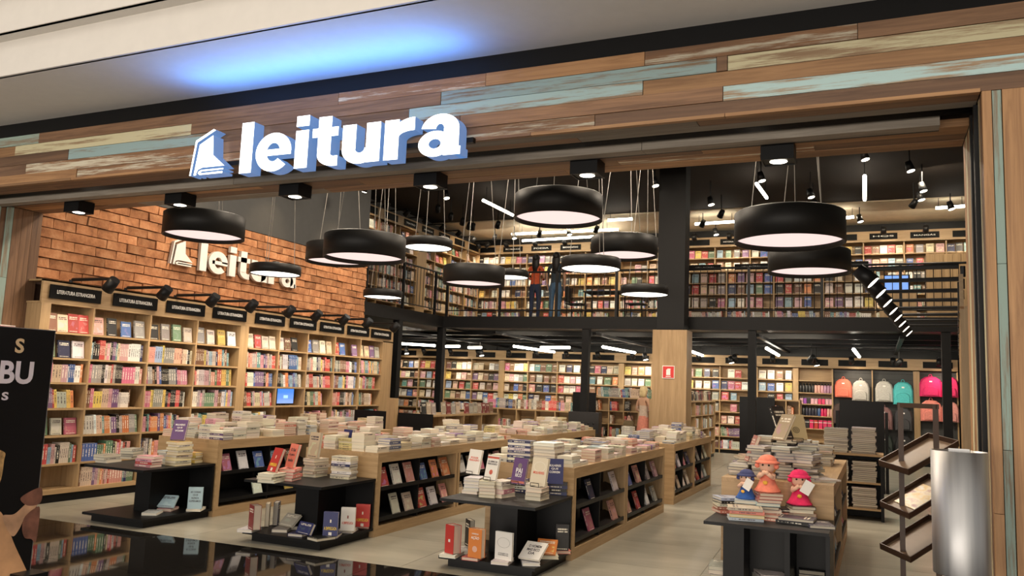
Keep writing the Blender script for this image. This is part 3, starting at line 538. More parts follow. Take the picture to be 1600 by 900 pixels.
for cs, lab, grp, zl in ((fe, 'ground-floor back wall bookcase', 'arm lamps of the ground-floor back wall', 2.66), (ge, 'gift and backpack bookcase', 'arm lamps of the gift bookcase', 2.66), (ue, 'mezzanine back wall bookcase', 'arm lamps of the mezzanine back wall', 5.96)):
    for k, (a, b) in enumerate(cs):
        arm_lamp('small black arm spotlight over the %s bay of the %s' % (ORD[k], lab), grp, ((a+b)/2, YF, zl), (0, -1, 0), .55, 32 if k % 2 == 0 else None, ((a+b)/2+.3, YF, zl-1.1), .10)
# ---- mezzanine left bookcase facing +X
t = thing('wall_bookcase', 'oak bookcase along the left side of the mezzanine', 'bookcase'); RM = random.Random(9); rows = [.12, .5, .85, 1.2, 1.55, 1.9, 2.25, 2.56]; y = 13.2; xf = -11.42
B('back_panel', (-11.78, -11.74, 13.2, 22.7, 3.1, 5.66), oakY, t); B('cornice', (xf-.03, xf, 13.2, 22.7, 5.64, 5.92), oakY, t); B('top_board', (-11.74, xf, 13.2, 22.7, 5.64, 5.66), oakY, t); B('plinth', (-11.74, xf-.03, 13.2, 22.7, 3.1, 3.2), black, t)
for k in range(10):
    B('upright', (-11.74, xf-.001, y, y+(.5 if k == 6 else .03), 3.1, 5.64), oakZ, t); ya = y+(.5 if k == 6 else .03); y += .95
    for r in range(7):
        z = 3.1+rows[r]; B('shelf', (-11.74, xf-.004, ya, y, z-.026, z), oakY, t)
        (row_faces if r > 4 and k > 4 else row_spines)(*(((xf, ya, z), (0, 1, 0), (1, 0, 0), y-ya, z, .31)+((4,) if r > 4 and k > 4 else ())), 'in the mezzanine side bookcase', 'books on the mezzanine side', R=RM, wt=.4)
    sign_board(t, (xf+.012, y-.47, 5.79), (0, 1, 0), (1, 0, 0), .62, .17, {5: 'TEATRO', 6: 'MÚSICA', 7: 'ARTES'}.get(k))
    if k > 2: arm_lamp('black arm spotlight over the %s bay of the mezzanine side bookcase' % ORD[k], 'arm lamps of the mezzanine side', (xf, y-.5, 5.95), (1, 0, 0), .5, 22 if k % 2 else None, (xf, y-.3, 4.8), .08)
B('upright', (-11.74, xf, 22.67, 22.7, 3.1, 5.64), oakZ, t)
# ---- right wall bookcase (splayed), seen edge-on
t = thing('wall_bookcase', 'oak bookcase on the right wall seen edge-on past the jamb', 'bookcase', (rw(7.3)-.34, 7.3, 0), -math.atan(.08)); RR = random.Random(21)
MB().box(.30, .33, 0, 8.5, .1, 2.62).build('back_panel', oakY, t); MB().box(.04, .30, 0, 8.5, 0, .1).build('plinth', black, t); MB().box(0, .03, 0, 8.5, 2.36, 2.62).build('cornice', oakY, t); MB().box(.03, .30, 0, 8.5, 2.34, 2.362).build('top_board', oakY, t)
for k in range(11):
    MB().box(.002, .30, k*.85-(.0 if k < 10 else .03), k*.85+(.16 if k in (4, 8) else .03)-(0 if k < 10 else .03), .1, 2.34).build('upright', oakZ, t)
    if k < 10:
        for z in ZB[:-1]: MB().box(.006, .30, k*.85+.03, k*.85+.85, z-.024, z).build('shelf', oakY, t)
        MB().box(-.012, 0, k*.85+.1, k*.85+.78, 2.40, 2.57).build('category_sign', black, t)
Mr = Matrix.Translation((rw(7.3)-.34, 7.3, 0)) @ Matrix.Rotation(-math.atan(.08), 4, 'Z'); nr = (Mr.to_3x3() @ Vector((-1, 0, 0))); sr = Mr.to_3x3() @ Vector((0, 1, 0))
for k in range(10):
    for z in ZB[:-1]: row_spines(Mr @ Vector((.0, k*.85+.85, z)), -sr, nr, .8, z, .3, 'in the right wall bookcase', 'books in the right wall bookcase', None, RR, wt=.15)
for k, yy in enumerate((.25, 1.05, 1.9, 2.75, 3.6, 4.45, 5.3, 6.15)):
    arm_lamp('black arm spotlight over the %s bay of the right wall bookcase' % ORD[k], 'arm lamps over the right wall bookcase', Mr @ Vector((.0, yy, 2.72)), nr, .72, 26 if k % 2 == 0 else None, Mr @ Vector((0, yy+.1, 1.3)), .05)
# ================================================================== DISPLAY TABLES
RT_ = random.Random(31)
STK = [(.66, .58, .46)]*5+[(.72, .67, .58)]*4+[(.62, .32, .36), (.60, .20, .12), (.10, .13, .28), (.66, .36, .28), (.62, .50, .20), (.34, .32, .29), (.34, .42, .48), (.60, .48, .34), (.24, .12, .28)]
CUBP = [CN[i][0] for i in (0, 0, 2, 5, 8, 9, 9, 10, 10, 11, 13, 14, 15, 16, 16, 17, 1, 6)]
def table(label, tname, x0, x1, y0, y1, h, mods, fill=True, cols=5, hi=(2, 6), far=1., cub=True, faces=3, skip=None):
    t = thing('display_table', label, 'table', (x1, y0, 0)); b = lambda n, q, m: MB().box(q[0]-x1, q[1]-x1, q[2]-y0, q[3]-y0, q[4], q[5]).build(n, m, t); grp = 'books shown in %s' % tname
    b('top_board', (x0, x1, y0, y1, h-.035, h), oakY); b('front_panel', (x0, x1, y0, y0+.03, 0, h-.035), oakX); b('rear_panel', (x0, x1, y1-.03, y1, 0, h-.035), oakX); b('core_panel', (x0+.2, x1-.26, y0+.03, y1-.03, .09, h-.05), black)
    b('top_rail', (x1-.03, x1, y0+.03, y1-.03, h-.10, h-.035), oakY); b('plinth', (x1-.035, x1, y0+.03, y1-.03, 0, .10), oakY); b('floor_board', (x1-.27, x1-.035, y0+.03, y1-.03, .075, .10), oakY); b('top_rail', (x0, x0+.03, y0+.03, y1-.03, h-.10, h-.035), oakY); b('plinth', (x0, x0+.035, y0+.03, y1-.03, 0, .10), oakY)
    L_ = (y1-y0)/mods
    for k in range(mods):
        a, c = y0+k*L_, y0+(k+1)*L_
        for y in (a+(.03 if k == 0 else 0), c-.07): b('upright', (x1-.27, x1, y, y+.045+(0 if k else 0), .10, h-.10), oakZ)
        a0, c0 = a+.08, c-.075; m = (a0+c0)/2; b('divider', (x1-.24, x1-.03, m-.01, m+.01, .10, h-.10), black)
        for r, z in enumerate((.165, .475)):
            # slanted shelf with a lip, and the books leaning on it
            s = MB(); q = [(x1-.235, z+.075), (x1-.015, z), (x1-.015, z-.018), (x1-.235, z+.057)]
            for ya, yb in ((a0, c0),):
                for i in range(4): p, p2 = q[i], q[(i+1) % 4]; s.quad([(p[0]-x1, ya-y0, p[1]), (p2[0]-x1, ya-y0, p2[1]), (p2[0]-x1, yb-y0, p2[1]), (p[0]-x1, yb-y0, p[1])])
                s.quad([(p[0]-x1, ya-y0, p[1]) for p in reversed(q)]); s.quad([(p[0]-x1, yb-y0, p[1]) for p in q]); s.box(-.022, -.006, ya-y0, yb-y0, z-.02, z+.02)
            s.build('slanted_shelf', black, t)
            for ya, yb in ((a0, m-.01), (m+.01, c0)):
                wh = 'on the %s slanted shelf of %s' % (('lower', 'upper')[r], tname); g = (yb-ya)/faces
                for f in range(faces):
                    if RT_.random() < .12: continue
                    w_, h_, t_ = RT_.uniform(.135, .16), RT_.uniform(.2, .235), RT_.uniform(.014, .03); tilt = .34; ah = Vector((-tilt, 0, 1)).normalized(); n = Vector((1, 0, tilt)).normalized()
                    o = Vector((x1-.030, ya+g*(f+.5), z+.006))-n*(t_/2+.002); book(o, (-n).cross(ah), ah, min(w_, g*.97), t_, h_, rcol(CUBP, RT_), wh, grp, 'face-out', weight=far)
    if fill:
        nx = cols; gx = (x1-x0-.03)/nx; y = y0+.02; Rk = RT_
        while y+.23 < y1:
            for k in range(nx):
                if Rk.random() < .04 or (skip and skip(x0+.015+gx*(k+.5), y+.115)): continue
                n = Rk.randint(*hi); n += 2 if Rk.random() < .12 else 0; tt = Rk.uniform(.018, .034); turn = Rk.random() < .3
                stack(x0+.015+gx*(k+.5), y+.115, h, n, Rk.choice(STK), 'in a pile on top of %s' % tname, 'piles on %s' % tname, (math.pi/2 if turn else 0)+Rk.uniform(-.03, .03), min(.15, gx-.004), .172 if turn else .22, tt, .006, .02, Rk, weight=.6*far)
            y += .226
    return t
table('oak display table nearest the brick-wall bookcase, piled with cream-edged books', 'the table beside the brick-wall bookcase', -7.72, -6.80, 7.16, 10.8, .845, 2, hi=(3, 7), skip=lambda x, y: x > -7.05 and y < 7.4)
table('oak display table in the middle of the front row, piled with books', 'the middle front table', -5.62, -4.70, 7.22, 10.8, .845, 2, hi=(2, 5))
table('oak display table in front of the wood-clad column, piled with books', 'the table before the column', -3.52, -2.61, 7.36, 10.96, .845, 2, hi=(2, 5), faces=2, skip=lambda x, y: x > -3.4 and x < -2.76 and y < 7.7)
table('oak display table of the second row, standing before the armchair', 'the second-row middle table', -5.62, -4.72, 11.6, 14.4, .845, 2, hi=(2, 5), far=.7)
table('oak display table of the second row, next to the wood-clad column', 'the second-row table by the column', -3.55, -2.66, 11.75, 14.6, .845, 2, hi=(2, 6), far=.7, faces=2)
table('oak display table under the tall pile of grey books', 'the grey-pile table', -1.26, -.34, 7.43, 10.6, .87, 2, fill=False)
def stand(label, x0, x1, y0, y1, z, recess=False):
    t = thing('black_stand', label, 'stand', (x1, y0, 0)); b = lambda n, q: MB().box(q[0]-x1, q[1]-x1, q[2]-y0, q[3]-y0, q[4], q[5]).build(n, black, t)
    b('top_slab', (x0, x1, y0, y1, z-.025, z)); b('base_slab', (x0, x1, y0+.03, y1, .07, .095)); b('plinth', (x0+.06, x1-.05, y0+.10, y1, 0, .07))
    b('core', (x0+.30, x1-.34, y0+.42, y1, .095, z-.025)); b('core_back', (x1-.34, x1-.005, y1-.03, y1, .095, z-.025))
    if recess: b('side_panel', (x1-.03, x1, y0+.1, y1-.03, .095, z-.025))
    if recess: b('side_panel', (x0+.14, x0+.30, y0+.08, y1, .095, z-.025)); b('divider', (x0+.60, x0+.64, y0+.12, y1, .095, z-.025))
    return t
S1 = stand('low black stand before the table beside the brick-wall bookcase', -7.66, -6.80, 6.15, 7.14, .59)
S2 = stand('low black stand before the middle front table, loaded with blue and red novels', -5.62, -4.70, 6.30, 7.20, .59)
S3 = stand('low black stand with books on wire easels before the column table', -3.52, -2.61, 6.42, 7.34, .59)
S4 = stand('low black stand holding the plush dolls', -1.27, -.34, 6.68, 7.41, .59, True)
NAVY, RED, CRM, WHT, PNK, BLK, TAN, ORG, YEL, GRY, LBL, DRD, COR, PUR = (.022, .026, .11), (.46, .035, .028), (.66, .58, .44), (.74, .71, .66), (.66, .26, .30), (.02, .018, .018), (.5, .40, .28), (.64, .21, .05), (.72, .50, .10), (.34, .32, .27), (.38, .52, .58), (.22, .03, .03), (.72, .20, .14), (.12, .06, .17)
def pile(px, py, z, cnt, col, where, ang=0., t=.028, mix=None, w=.15, h=.22, seed=0):
    if '{}' in where: where = where.replace('{}', cname(col))
    if cnt > 1 and (col in (NAVY, ORG, PNK, RED, YEL, COR) or (mix and NAVY in mix)): ang += math.pi/2      # spines towards the walkway
    p = at(px, py, 2, z); return stack(p.x, p.y, z, cnt, col, where, 'piles on the black stands', ang, w, h, t, .010, .10, random.Random(seed*7+cnt+int(px)), mix, weight=2), p
def standing(px, py, z, col, label, ang=-24., tilt=0., w=.15, t=.03, h=.225, title=None, tc=None, pic=None):
    """upright face-out book whose front faces the direction given by ang (0 = towards -Y, positive turns to +X)"""
    a = math.radians(ang); n = Vector((math.sin(a), -math.cos(a), 0)); ah = (Vector((0, 0, 1))-n*tilt).normalized(); p = at(px, py, 2, z); n2 = (n+Vector((0, 0, 1))*tilt).normalized()
    o = p+Vector((0, 0, t/2*tilt+.001)); ex = {'label': label}
    if title: ex['title'] = title
    if tc: ex['tc'] = tc
    if pic: ex['pic'] = pic
    book(o, (-n2).cross(ah), ah, w, t, h, col, '', 'novels displayed on the black stands', 'face-out', True, ex)
    return o
ylw = plain('yellow_print', (.75, .52, .05), .5); dkp = plain('dark_print', (.05, .04, .05), .5); rdp = plain('red_print', (.62, .10, .06), .5)
w1, w2, w3, w4 = ['%%s from bottom of %s pile on stand %s' % ('{}', s) for s in ('by the wall bookcase', 'before the middle table', 'with wire easels', 'with the dolls')]
# stand 1
pile(168, 722, .59, 3, GRY, w1, .1); pile(205, 716, .59, 4, GRY, w1, .3, seed=2); pile(232, 729, .59, 4, PNK, w1, .05, seed=3, mix=[PNK, RED, PNK]); pile(266, 724, .59, 5, WHT, w1, -.1, seed=4, mix=[WHT, LBL, WHT]); z, p = pile(298, 722, .59, 4, YEL, w1, .1, seed=5, w=.12); 
stack(-6.95, 6.75, .59, 9, YEL, w1.replace('{}', 'tall yellow'), 'piles on the black stands', 0, .15, .22, .0277, mix=[YEL, CRM], weight=2)
standing(304, 795, .123, LBL, 'pale blue novel standing on the base of the stand near the brick-wall bookcase', 35, title=[('AS COISAS', .7, .74, .02), ('QUE', .35, .6, .02), ('NUNCA', .5, .46, .02), ('SUPERAMOS', .8, .32, .02)], tc=dkp)
pile(308, 797, .095, 1, WHT, 'lying on the base of the stand near the brick-wall bookcase', .6); pile(236, 803, .095, 1, WHT, 'lying on the base of the stand near the brick-wall bookcase', .5); pile(262, 797, .095, 1, PNK, 'lying on the base of the stand near the brick-wall bookcase', .5, seed=9)
standing(256, 794, .125, LBL, 'pale blue book propped against the pink book on the low stand', 20, .9, .22, .02, .15)
# stand 2
p = at(425, 738, 2, .677); stack(p.x, p.y, .59, 3, CRM, w2.replace('{}', 'low cream'), 'piles on the black stands', .15, .17, .23, .028, .01, .1, random.Random(2), weight=2); standing(425, 738, .678, RED, 'red novel with black top band leaning on a low cream pile', -20, .35, title=[('A EMPREGADA', .85, .22, .03)], tc=ylw, pic=[('keyhole', (.75, .68, .58), .62), ('square', (.70, .66, .6), .09)]); p = at(453, 731, 2, .705); stack(p.x, p.y, .59, 4, COR, w2.replace('{}', 'coral'), 'piles on the black stands', .3, .16, .22, .028, .01, .1, random.Random(3), weight=2)
standing(453, 731, .706, COR, 'coral novel with dark handwritten title leaning on a red pile', -22, .25, title=[('O Sol', .6, .68, .03), ('é para', .65, .46, .03), ('todos', .6, .24, .03)], tc=dkp)
z, p = pile(493, 744, .59, 6, CRM, w2, -.05, .03, [CRM, TAN, CRM], seed=3); standing(489, 716, z, TAN, 'grey and orange picture-cover book standing on a beige pile', -15, .12, .17, .03, .26)
z, p = pile(537, 747, .59, 9, CRM, w2, .1, .024, [CRM, NAVY, WHT, CRM], seed=4); standing(540, 705, z, NAVY, 'navy novel with keyhole picture standing on the tallest pile', -18, .16, title=[('A EMPREGADA', .86, .30, .035)], tc=ylw, pic=[('keyhole', (.75, .68, .58), .62), ('square', (.70, .66, .6), .09)]); pile(568, 741, .59, 8, ORG, w2, .2, .026, [ORG, CRM, ORG], seed=5, w=.10)
standing(397, 827, .123, DRD, 'dark red thick novel upright on a white book at the corner of the stand', -30, 0, .13, .075, .23); pile(392, 829, .095, 1, WHT, 'lying at the corner of the stand before the middle table', .3)
standing(417, 822, .095, TAN, 'beige novel upright behind the dark red one', -55, 0, .12, .04, .23); standing(431, 820, .095, NAVY, 'slate novel upright beside the core of the stand', -60, 0, .12, .05, .23)
for k, (qx, qy, c, a) in enumerate([(440, 829, GRY, .5), (468, 836, NAVY, .2), (500, 843, BLK, -.2), (452, 825, WHT, .8), (520, 838, NAVY, .3), (545, 830, WHT, .3), (568, 823, RED, .3)]): pile(qx, qy, .095, 1, c, 'lying flat on the base before the middle table', a, seed=k)
standing(446, 824, .125, GRY, 'grey lettered book propped slanting on the base slab', -10, 1.1, .2, .02, .15); standing(474, 836, .125, NAVY, 'dark navy book lying propped sideways on the base slab', -14, .5, .2, .03, .11)
standing(516, 837, .124, NAVY, 'navy novel with keyhole picture standing on the base slab', 22, 0, .14, .035, .22, title=[('A EMPREGADA', .86, .24, .03)], tc=ylw, pic=[('keyhole', (.75, .68, .58), .62), ('square', (.70, .66, .6), .09)]); standing(543, 829, .124, WHT, 'white novel with keyhole picture standing on the base slab', 22, 0, .14, .035, .22, title=[('A EMPREGADA', .8, .28, .025)], tc=rdp, pic=[('keyhole', (.25, .05, .04), .60)]); standing(566, 823, .124, RED, 'red novel with keyhole picture standing on the base slab', 22, 0, .14, .035, .22, title=[('A EMPREGADA', .86, .24, .03)], tc=ylw, pic=[('keyhole', (.75, .68, .58), .62), ('square', (.70, .66, .6), .09)])
# stand 3
def easel(o, ang, z, i):
    a = math.radians(ang); n = Vector((math.sin(a), -math.cos(a), 0)); s = Vector((-n.y, n.x, 0)); b = MB(); p = Vector((o.x, o.y, z)); r = .0028
    q = lambda u, v, h: p+s*u+n*v+Vector((0, 0, h))
    for A, C in ((q(-.045, .045, .004), q(.045, .045, .004)), (q(-.045, .045, .004), q(-.045, .045, .035)), (q(.045, .045, .004), q(.045, .045, .035)), (q(-.045, .045, .035), q(.045, .045, .035)), (q(-.045, .045, .004), q(-.045, -.06, .004)), (q(.045, .045, .004), q(.045, -.06, .004)), (q(-.045, -.04, .004), q(0, -.06, .14)), (q(.045, -.04, .004), q(0, -.06, .14))): b.tube(A, C, r, n=5)
    tag(b.build('wire_easel', blackm), 'small black wire easel holding a displayed book on the %s' % i, 'easel', 'wire easels')
z1, p = pile(741, 770, .59, 5, WHT, w3, .1, .029, [WHT, (.6, .58, .62), WHT]); o = standing(738, 741, z1+.004, WHT, 'white book with faint red title on a wire easel', -20, .22, .165, .02, .235, [('PODER', .6, .62, .018), ('PERSUASIVO', .8, .52, .018)], rdp); easel(o, -20, z1, 'pile of white books')
z2, p = pile(784, 776, .59, 4, CRM, w3, -.1, .036, [CRM, PNK, CRM], seed=3); o = standing(766, 750, .736, WHT, 'white book with red band and eye picture on a wire easel', -20, .22, .15, .02, .22, [('AS ARMAS DA', .8, .70, .016), ('PERSUASÃO', .8, .60, .02)], dkp, pic=[('dot', (.55, .12, .08), .30), ('band', (.50, .10, .07), .90)]); easel(o, -20, .731, 'pile behind the pink books')
p = at(766, 750, 2, .735); stack(p.x, p.y, .59, 5, TAN, w3.replace('{}', 'tan'), 'piles on the black stands', .2, .15, .22, .0283, .004, .03, random.Random(8), weight=2)
z3, p = pile(812, 768, .59, 4, NAVY, w3, .1, .03, [NAVY, WHT, BLK], seed=4); o = standing(809, 757, z3+.004, PUR, 'purple book with large white title on a wire easel', -18, .2, .16, .02, .235, [('PAI', .46, .42, .045), ('RICO', .46, .27, .03)], pic=[('band', (.50, .16, .12), .08), ('dot', (.20, .17, .16), .70)]); easel(o, -18, z3, 'navy pile')
z4, p = pile(838, 780, .59, 4, CRM, w3, .05, .035, [CRM, TAN, CRM], seed=5); o = standing(840, 760, z4+.004, CRM, 'glossy cream book with coral title on a wire easel', -16, .2, .17, .025, .24, [('MULHERES', .7, .42, .022)], rdp, pic=[('loop', (.85, .82, .75), .68)]); easel(o, -16, z4, 'cream pile')
z5, p = pile(868, 772, .59, 4, NAVY, w3, .3, .03, [NAVY, BLK], seed=6); standing(866, 757, z5, NAVY, 'navy book with white titles leaning behind the cream one', 20, .3, .16, .02, .23, [('MULHERES', .7, .68, .02), ('QUE', .4, .55, .02), ('CORREM', .6, .42, .02)])
g3 = 'lying on the base of the stand with wire easels'
standing(707, 864, .124, RED, 'red boxed novel with small white picture upright on a white book', -24, 0, .115, .085, .24, pic=[('square', (.75, .70, .66), .45)]); pile(706, 868, .095, 1, WHT, g3, .2); pile(722, 862, .095, 1, WHT, g3, .5, seed=3)
standing(733, 853, .095, BLK, 'black book standing open behind the red boxed novel', -45, 0, .13, .05, .24); standing(744, 871, .124, ORG, 'orange book titled in white with yellow spine upright', -10, 0, .135, .055, .24, [('AÇÃO', .6, .62, .032), ('O PODER DA', .5, .8, .012)], pic=[('rings', (.78, .60, .55), .30)]); pile(741, 873, .095, 1, RED, g3, .1)
standing(787, 875, .124, WHT, 'white book with fine line drawing upright on a white book', -8, 0, .165, .025, .235, [('A COLISÃO DA', .6, .22, .01), ('EXISTÊNCIA', .6, .16, .01)], dkp, pic=[('loop', (.2, .18, .17), .62)]); pile(786, 879, .095, 1, WHT, g3, .1, seed=4)
pile(830, 880, .095, 1, WHT, g3, .4, seed=5); standing(826, 877, .125, WHT, 'white book with bold black letters lying tilted', -5, 1.5, .2, .02, .2, [('O HOMEM', .6, .66, .03), ('MAIS RICO', .6, .45, .03), ('DA', .3, .25, .03)], dkp); pile(858, 870, .095, 1, CRM, g3, .5, seed=6); standing(852, 868, .124, ORG, 'orange-brown book propped low behind the white tilted one', 10, 1.0, .18, .02, .15); pile(877, 862, .095, 1, COR, g3, .5, seed=7); standing(878, 860, .124, BLK, 'black and red slim novel upright by the table end', 24, 0, .125, .03, .23)
# stand 4 and its dolls
MX = [COR, (.45, .16, .10), CRM, BLK, LBL, (.5, .2, .14)]
for k, (qx, qy, n, m) in enumerate([(1142, 800, 5, MX), (1165, 812, 4, [LBL, YEL, COR, CRM]), (1190, 806, 3, MX), (1205, 812, 2, MX), (1222, 808, 3, [BLK, COR]), (1245, 818, 2, [BLK, (.06, .05, .09)]), (1262, 803, 3, MX), (1228, 800, 3, [BLK, COR, COR]), (1278, 822, 1, [(.06, .06, .1)])]):
    pile(qx, qy, .59, n, COR, w4, (.5, .2, -.4, .1, .3, -.1, .6, .3, .2)[k], .026, m, .19, .27, seed=k)
pile(1130, 905, .095, 4, GRY, 'stacked on the base of the stand with the dolls', .1, .03, [GRY, BLK, CRM], .2, .28); pile(1202, 912, .095, 3, WHT, 'stacked on the base of the stand with the dolls', .4, .03, None, .2, .28, seed=2); pile(1268, 905, .095, 3, BLK, 'stacked on the base of the stand with the dolls', .1, .03, None, .2, .28, seed=3)
def doll(label, loc, main, hat, face, s, rz, tagged=True, hairc=None):
    t = thing('plush_doll', label, 'doll', loc, rz); m = cloth(main, .95); hm = cloth(hat, .95); fm = plain('doll_face', face, .9); hc_ = cloth(hairc or hat, .95); sc = lambda pr: [(r*s, z*s) for r, z in pr]
    MB().lathe(sc([(.001, 0), (.085, 0), (.098, .008), (.092, .022), (.07, .06), (.05, .11), (.034, .145), (.001, .15)]), n=18).build('dress', m, t)
    MB().lathe(sc([(.086, .0), (.104, .004), (.10, .016), (.088, .018)]), n=18).build('dress_frill', m, t)
    MB().ball((0, 0, .205*s), .066*s, .062*s, .066*s).build('head', fm, t)
    MB().ball((0, .012*s, .235*s), .076*s, .07*s, .055*s).lathe(sc([(.07, .228), (.094, .222), (.096, .23), (.07, .245)]), n=16).ball((.075*s, -.02*s, .20*s), .02*s).ball((-.075*s, -.02*s, .20*s), .02*s).build('bonnet', hm, t)
    MB().ball((0, .022*s, .20*s), .07*s, .055*s, .066*s).build('hair', hc_, t)
    for q in (-1, 1):
        MB().tube((q*.045*s, -.01*s, .135*s), (q*.055*s, -.055*s, .115*s), .022*s, .018*s, n=8).tube((q*.055*s, -.055*s, .115*s), (q*.012*s, -.075*s, .15*s), .018*s, .016*s, n=8).ball((q*.012*s, -.075*s, .152*s), .018*s).build('arm', fm, t)
        MB().ball((q*.024*s, -.058*s, .21*s), .008*s).build('eye', hairdark, t)
    MB().ball((0, -.078*s, .075*s), .02*s, .008*s, .016*s).build('pocket', cloth((.75, .4, .05)), t)
    if tagged: c = MB(); M = Matrix.Translation((.06*s, -.09*s, .15*s)) @ Matrix.Rotation(.5, 4, 'Y'); c.box(-.04*s, .04*s, -.0015, .0015, -.055*s, .055*s, 0, M); c.build('paper_tag', white_letter, t)
p = at(1199, 768, 2, .80); stack(p.x, p.y, .59, 8, COR, '%s from bottom of the pile under the coral doll', 'piles on the black stands', .2, .19, .27, 0.0257, .008, .2, random.Random(8), MX, weight=2); doll('plush doll in a coral dress and bonnet on the highest pile', (p.x, p.y, .80), (.82, .24, .16), (.82, .24, .16), (.80, .50, .36), 1.05, -.1, False, (.75, .55, .10))
p = at(1249, 788, 2, .70); stack(p.x, p.y, .59, 4, COR, '%s from bottom of the pile under the pink doll', 'piles on the black stands', .2, .19, .27, 0.0269, .008, .2, random.Random(4), MX, weight=2); doll('plush doll in a hot pink dress and bonnet with a white tag', (p.x, p.y, .70), (.80, .03, .13), (.78, .03, .14), (.80, .50, .36), 1.0, .1)
p = at(1166, 779, 2, .725); stack(p.x, p.y, .59, 5, COR, '%s from bottom of the pile under the blue doll', 'piles on the black stands', .2, .19, .27, 0.0264, .008, .2, random.Random(5), MX, weight=2); doll('plush doll in a blue dress and cap with a white tag', (p.x, p.y, .725), (.03, .10, .35), (.05, .06, .16), (.80, .50, .36), .85, -.3, True, (.02, .015, .02))
# the tall grey pile on the right-hand table
RG = random.Random(77); GM = [(.34, .33, .34), (.50, .49, .50), (.12, .11, .11), (.58, .56, .55), (.05, .05, .06), (.40, .26, .14), (.56, .54, .56)]; wg = '%s from bottom of a column in the tall grey pile'
for iy in range(3):
    for ix in range(4):
        n = [[4, 11, 11, 10], [6, 14, 13, 12], [6, 12, 14, 10]][iy][ix]; stack(-1.14+.185*ix, 7.78+.24*iy, .87, n, GM[0], '%s from bottom, '+ORD[ix]+' column, '+('front', 'middle', 'rear')[iy]+' row of the tall grey pile', 'books in the tall grey pile', RG.uniform(-.2, .2), .17, .235, .0245, .026, .32, RG, GM, weight=1.5 if iy == 0 else .4)
for iy in range(6): stack(-.62+RG.uniform(-.3, .1), 8.7+.28*iy, .87, RG.randint(6, 11), GM[0], wg, 'books in the tall grey pile', 0, .17, .235, .0245, .012, .1, RG, GM, weight=.3)
stack(-.46, 7.75, .87, 2, GM[3], wg, 'books in the tall grey pile', .5, .2, .26, .012, .012, .2, RG, [(.6, .58, .57)], weight=6)
standing(1168, 722, .985, (.40, .16, .13), 'reddish book leaning outward on the low end of the grey pile', -70, .38, .16, .03, .25); standing(1216, 689, 1.215, (.36, .28, .18), 'golden tan book leaning on a wire easel on the grey pile', -50, .5, .18, .025, .24); o = standing(1246, 688, 1.215, (.45, .36, .20), 'gold cover book with round medallion on a wire easel', 25, .55, .18, .022, .24, pic=[('rings', (.10, .08, .04), .36)]); easel(o, 10, 1.20, 'grey pile'); standing(1229, 688, 1.215, BLK, 'black book seen edge-on leaning between the gold covers', 62, .40, .18, .03, .3)
# purple book leaning at the front edge of table 1
standing(277, 689, .846, PUR, 'purple novel leaning on top of the tall yellow pile', 25, .45, .15, .035, .23, [('MULHERES', .7, .7, .02), ('QUE', .4, .55, .02), ('VOAM', .6, .4, .02)])
stack(-3.21, 7.50, .845, 9, NAVY, '%s from bottom of navy pile on the column table', 'piles on the table before the column', math.pi/2, .17, .24, .0235, .006, .03, random.Random(4), [NAVY, WHT], weight=3); stack(-2.93, 7.51, .845, 7, CRM, '%s from bottom of thick cream pile on the column table', 'piles on the table before the column', 0, .22, .27, .030, .006, .03, random.Random(5), [WHT, CRM], weight=3)
stack(-6.90, 7.30, .845, 4, PUR, '%s from bottom of purple pile on table beside the bookcase', 'piles on the table beside the brick-wall bookcase', math.pi/2, .16, .20, .024, .004, .02, random.Random(6), [PUR, WHT], weight=3)
0 and stack(-7.0, 7.3, .845, 3, WHT, 'in a pile on top of the table beside the brick-wall bookcase', 'piles on the table beside the brick-wall bookcase')
# ================================================================== LAMPS
def pendant(label, px, py, wpx, dia, white, zc=6.2):
    r = ray(px, py); p = CAM+r*(dia/wpx); R = dia/2; h = dia*(.19 if white else .29); t = thing('pendant_lamp', label, 'lamp', (p.x, p.y, p.z), 0, 'round black pendant lamps')
    rec = .012 if white else .05
    MB().lathe([(.02, h), (R-.02, h), (R, h-.015), (R, 0), (R-.014, 0), (R-.014, rec+.02), (R-.02, h-.02), (.02, h-.02)], n=48).build('shade', pend_black, t)
    MB().lathe([(.0005, rec), (R-.015, rec)], n=48).build('diffuser', diff_white if white else diff_pink, t)
    for k in range(3):
        a = k*2.094+px; q = (R*.72*math.cos(a), R*.72*math.sin(a)); MB().tube((q[0], q[1], h), (q[0]*.25, q[1]*.25, zc-p.z), .0045, n=5).build('cable', cable_m, t)
    MB().tube((0, 0, zc-p.z-.05), (0, 0, zc-p.z), .08, n=14).tube((0, 0, h), (0, 0, h+.05), .05, n=10).build('canopy', pend_black, t)
PD = [(318, 371, 122, 0, 'in front of the white letters on the brick wall'), (569, 405, 127, 0, 'in front of the grey upper wall'), (430, 429, 78, 1, 'below the white letters on the brick'), (528, 411, 100, 0, 'half hidden behind the grey-wall one'), (669, 388, 76, 1, 'before the mezzanine side bookcase'), (872, 344, 138, 0, 'hanging high in the middle of the hall'), (598, 465, 61, 1, 'at mezzanine floor height beside the brick'),
      (740, 445, 97, 0, 'before the inner corner of the mezzanine railing'), (797, 434, 58, 1, 'half hidden beside the woman in orange'), (923, 421, 93, 1, 'in front of the woman in blue jeans'), (975, 401, 104, 0, 'just above the white one beside the black column'), (1007, 461, 74, 1, 'overlapping the black column'), (1233, 380, 166, 0, 'largest, under the shopfront soffit'), (1264, 427, 123, 0, 'just below the largest one')]
for x, y, wp, wh, s in PD: pendant('%s round black pendant lamp %s' % ('slim white-lit' if wh else 'deep pink-lit', s), x, y, wp, (.85 if x in (923, 1007) else .7) if wh else 1.0, wh)
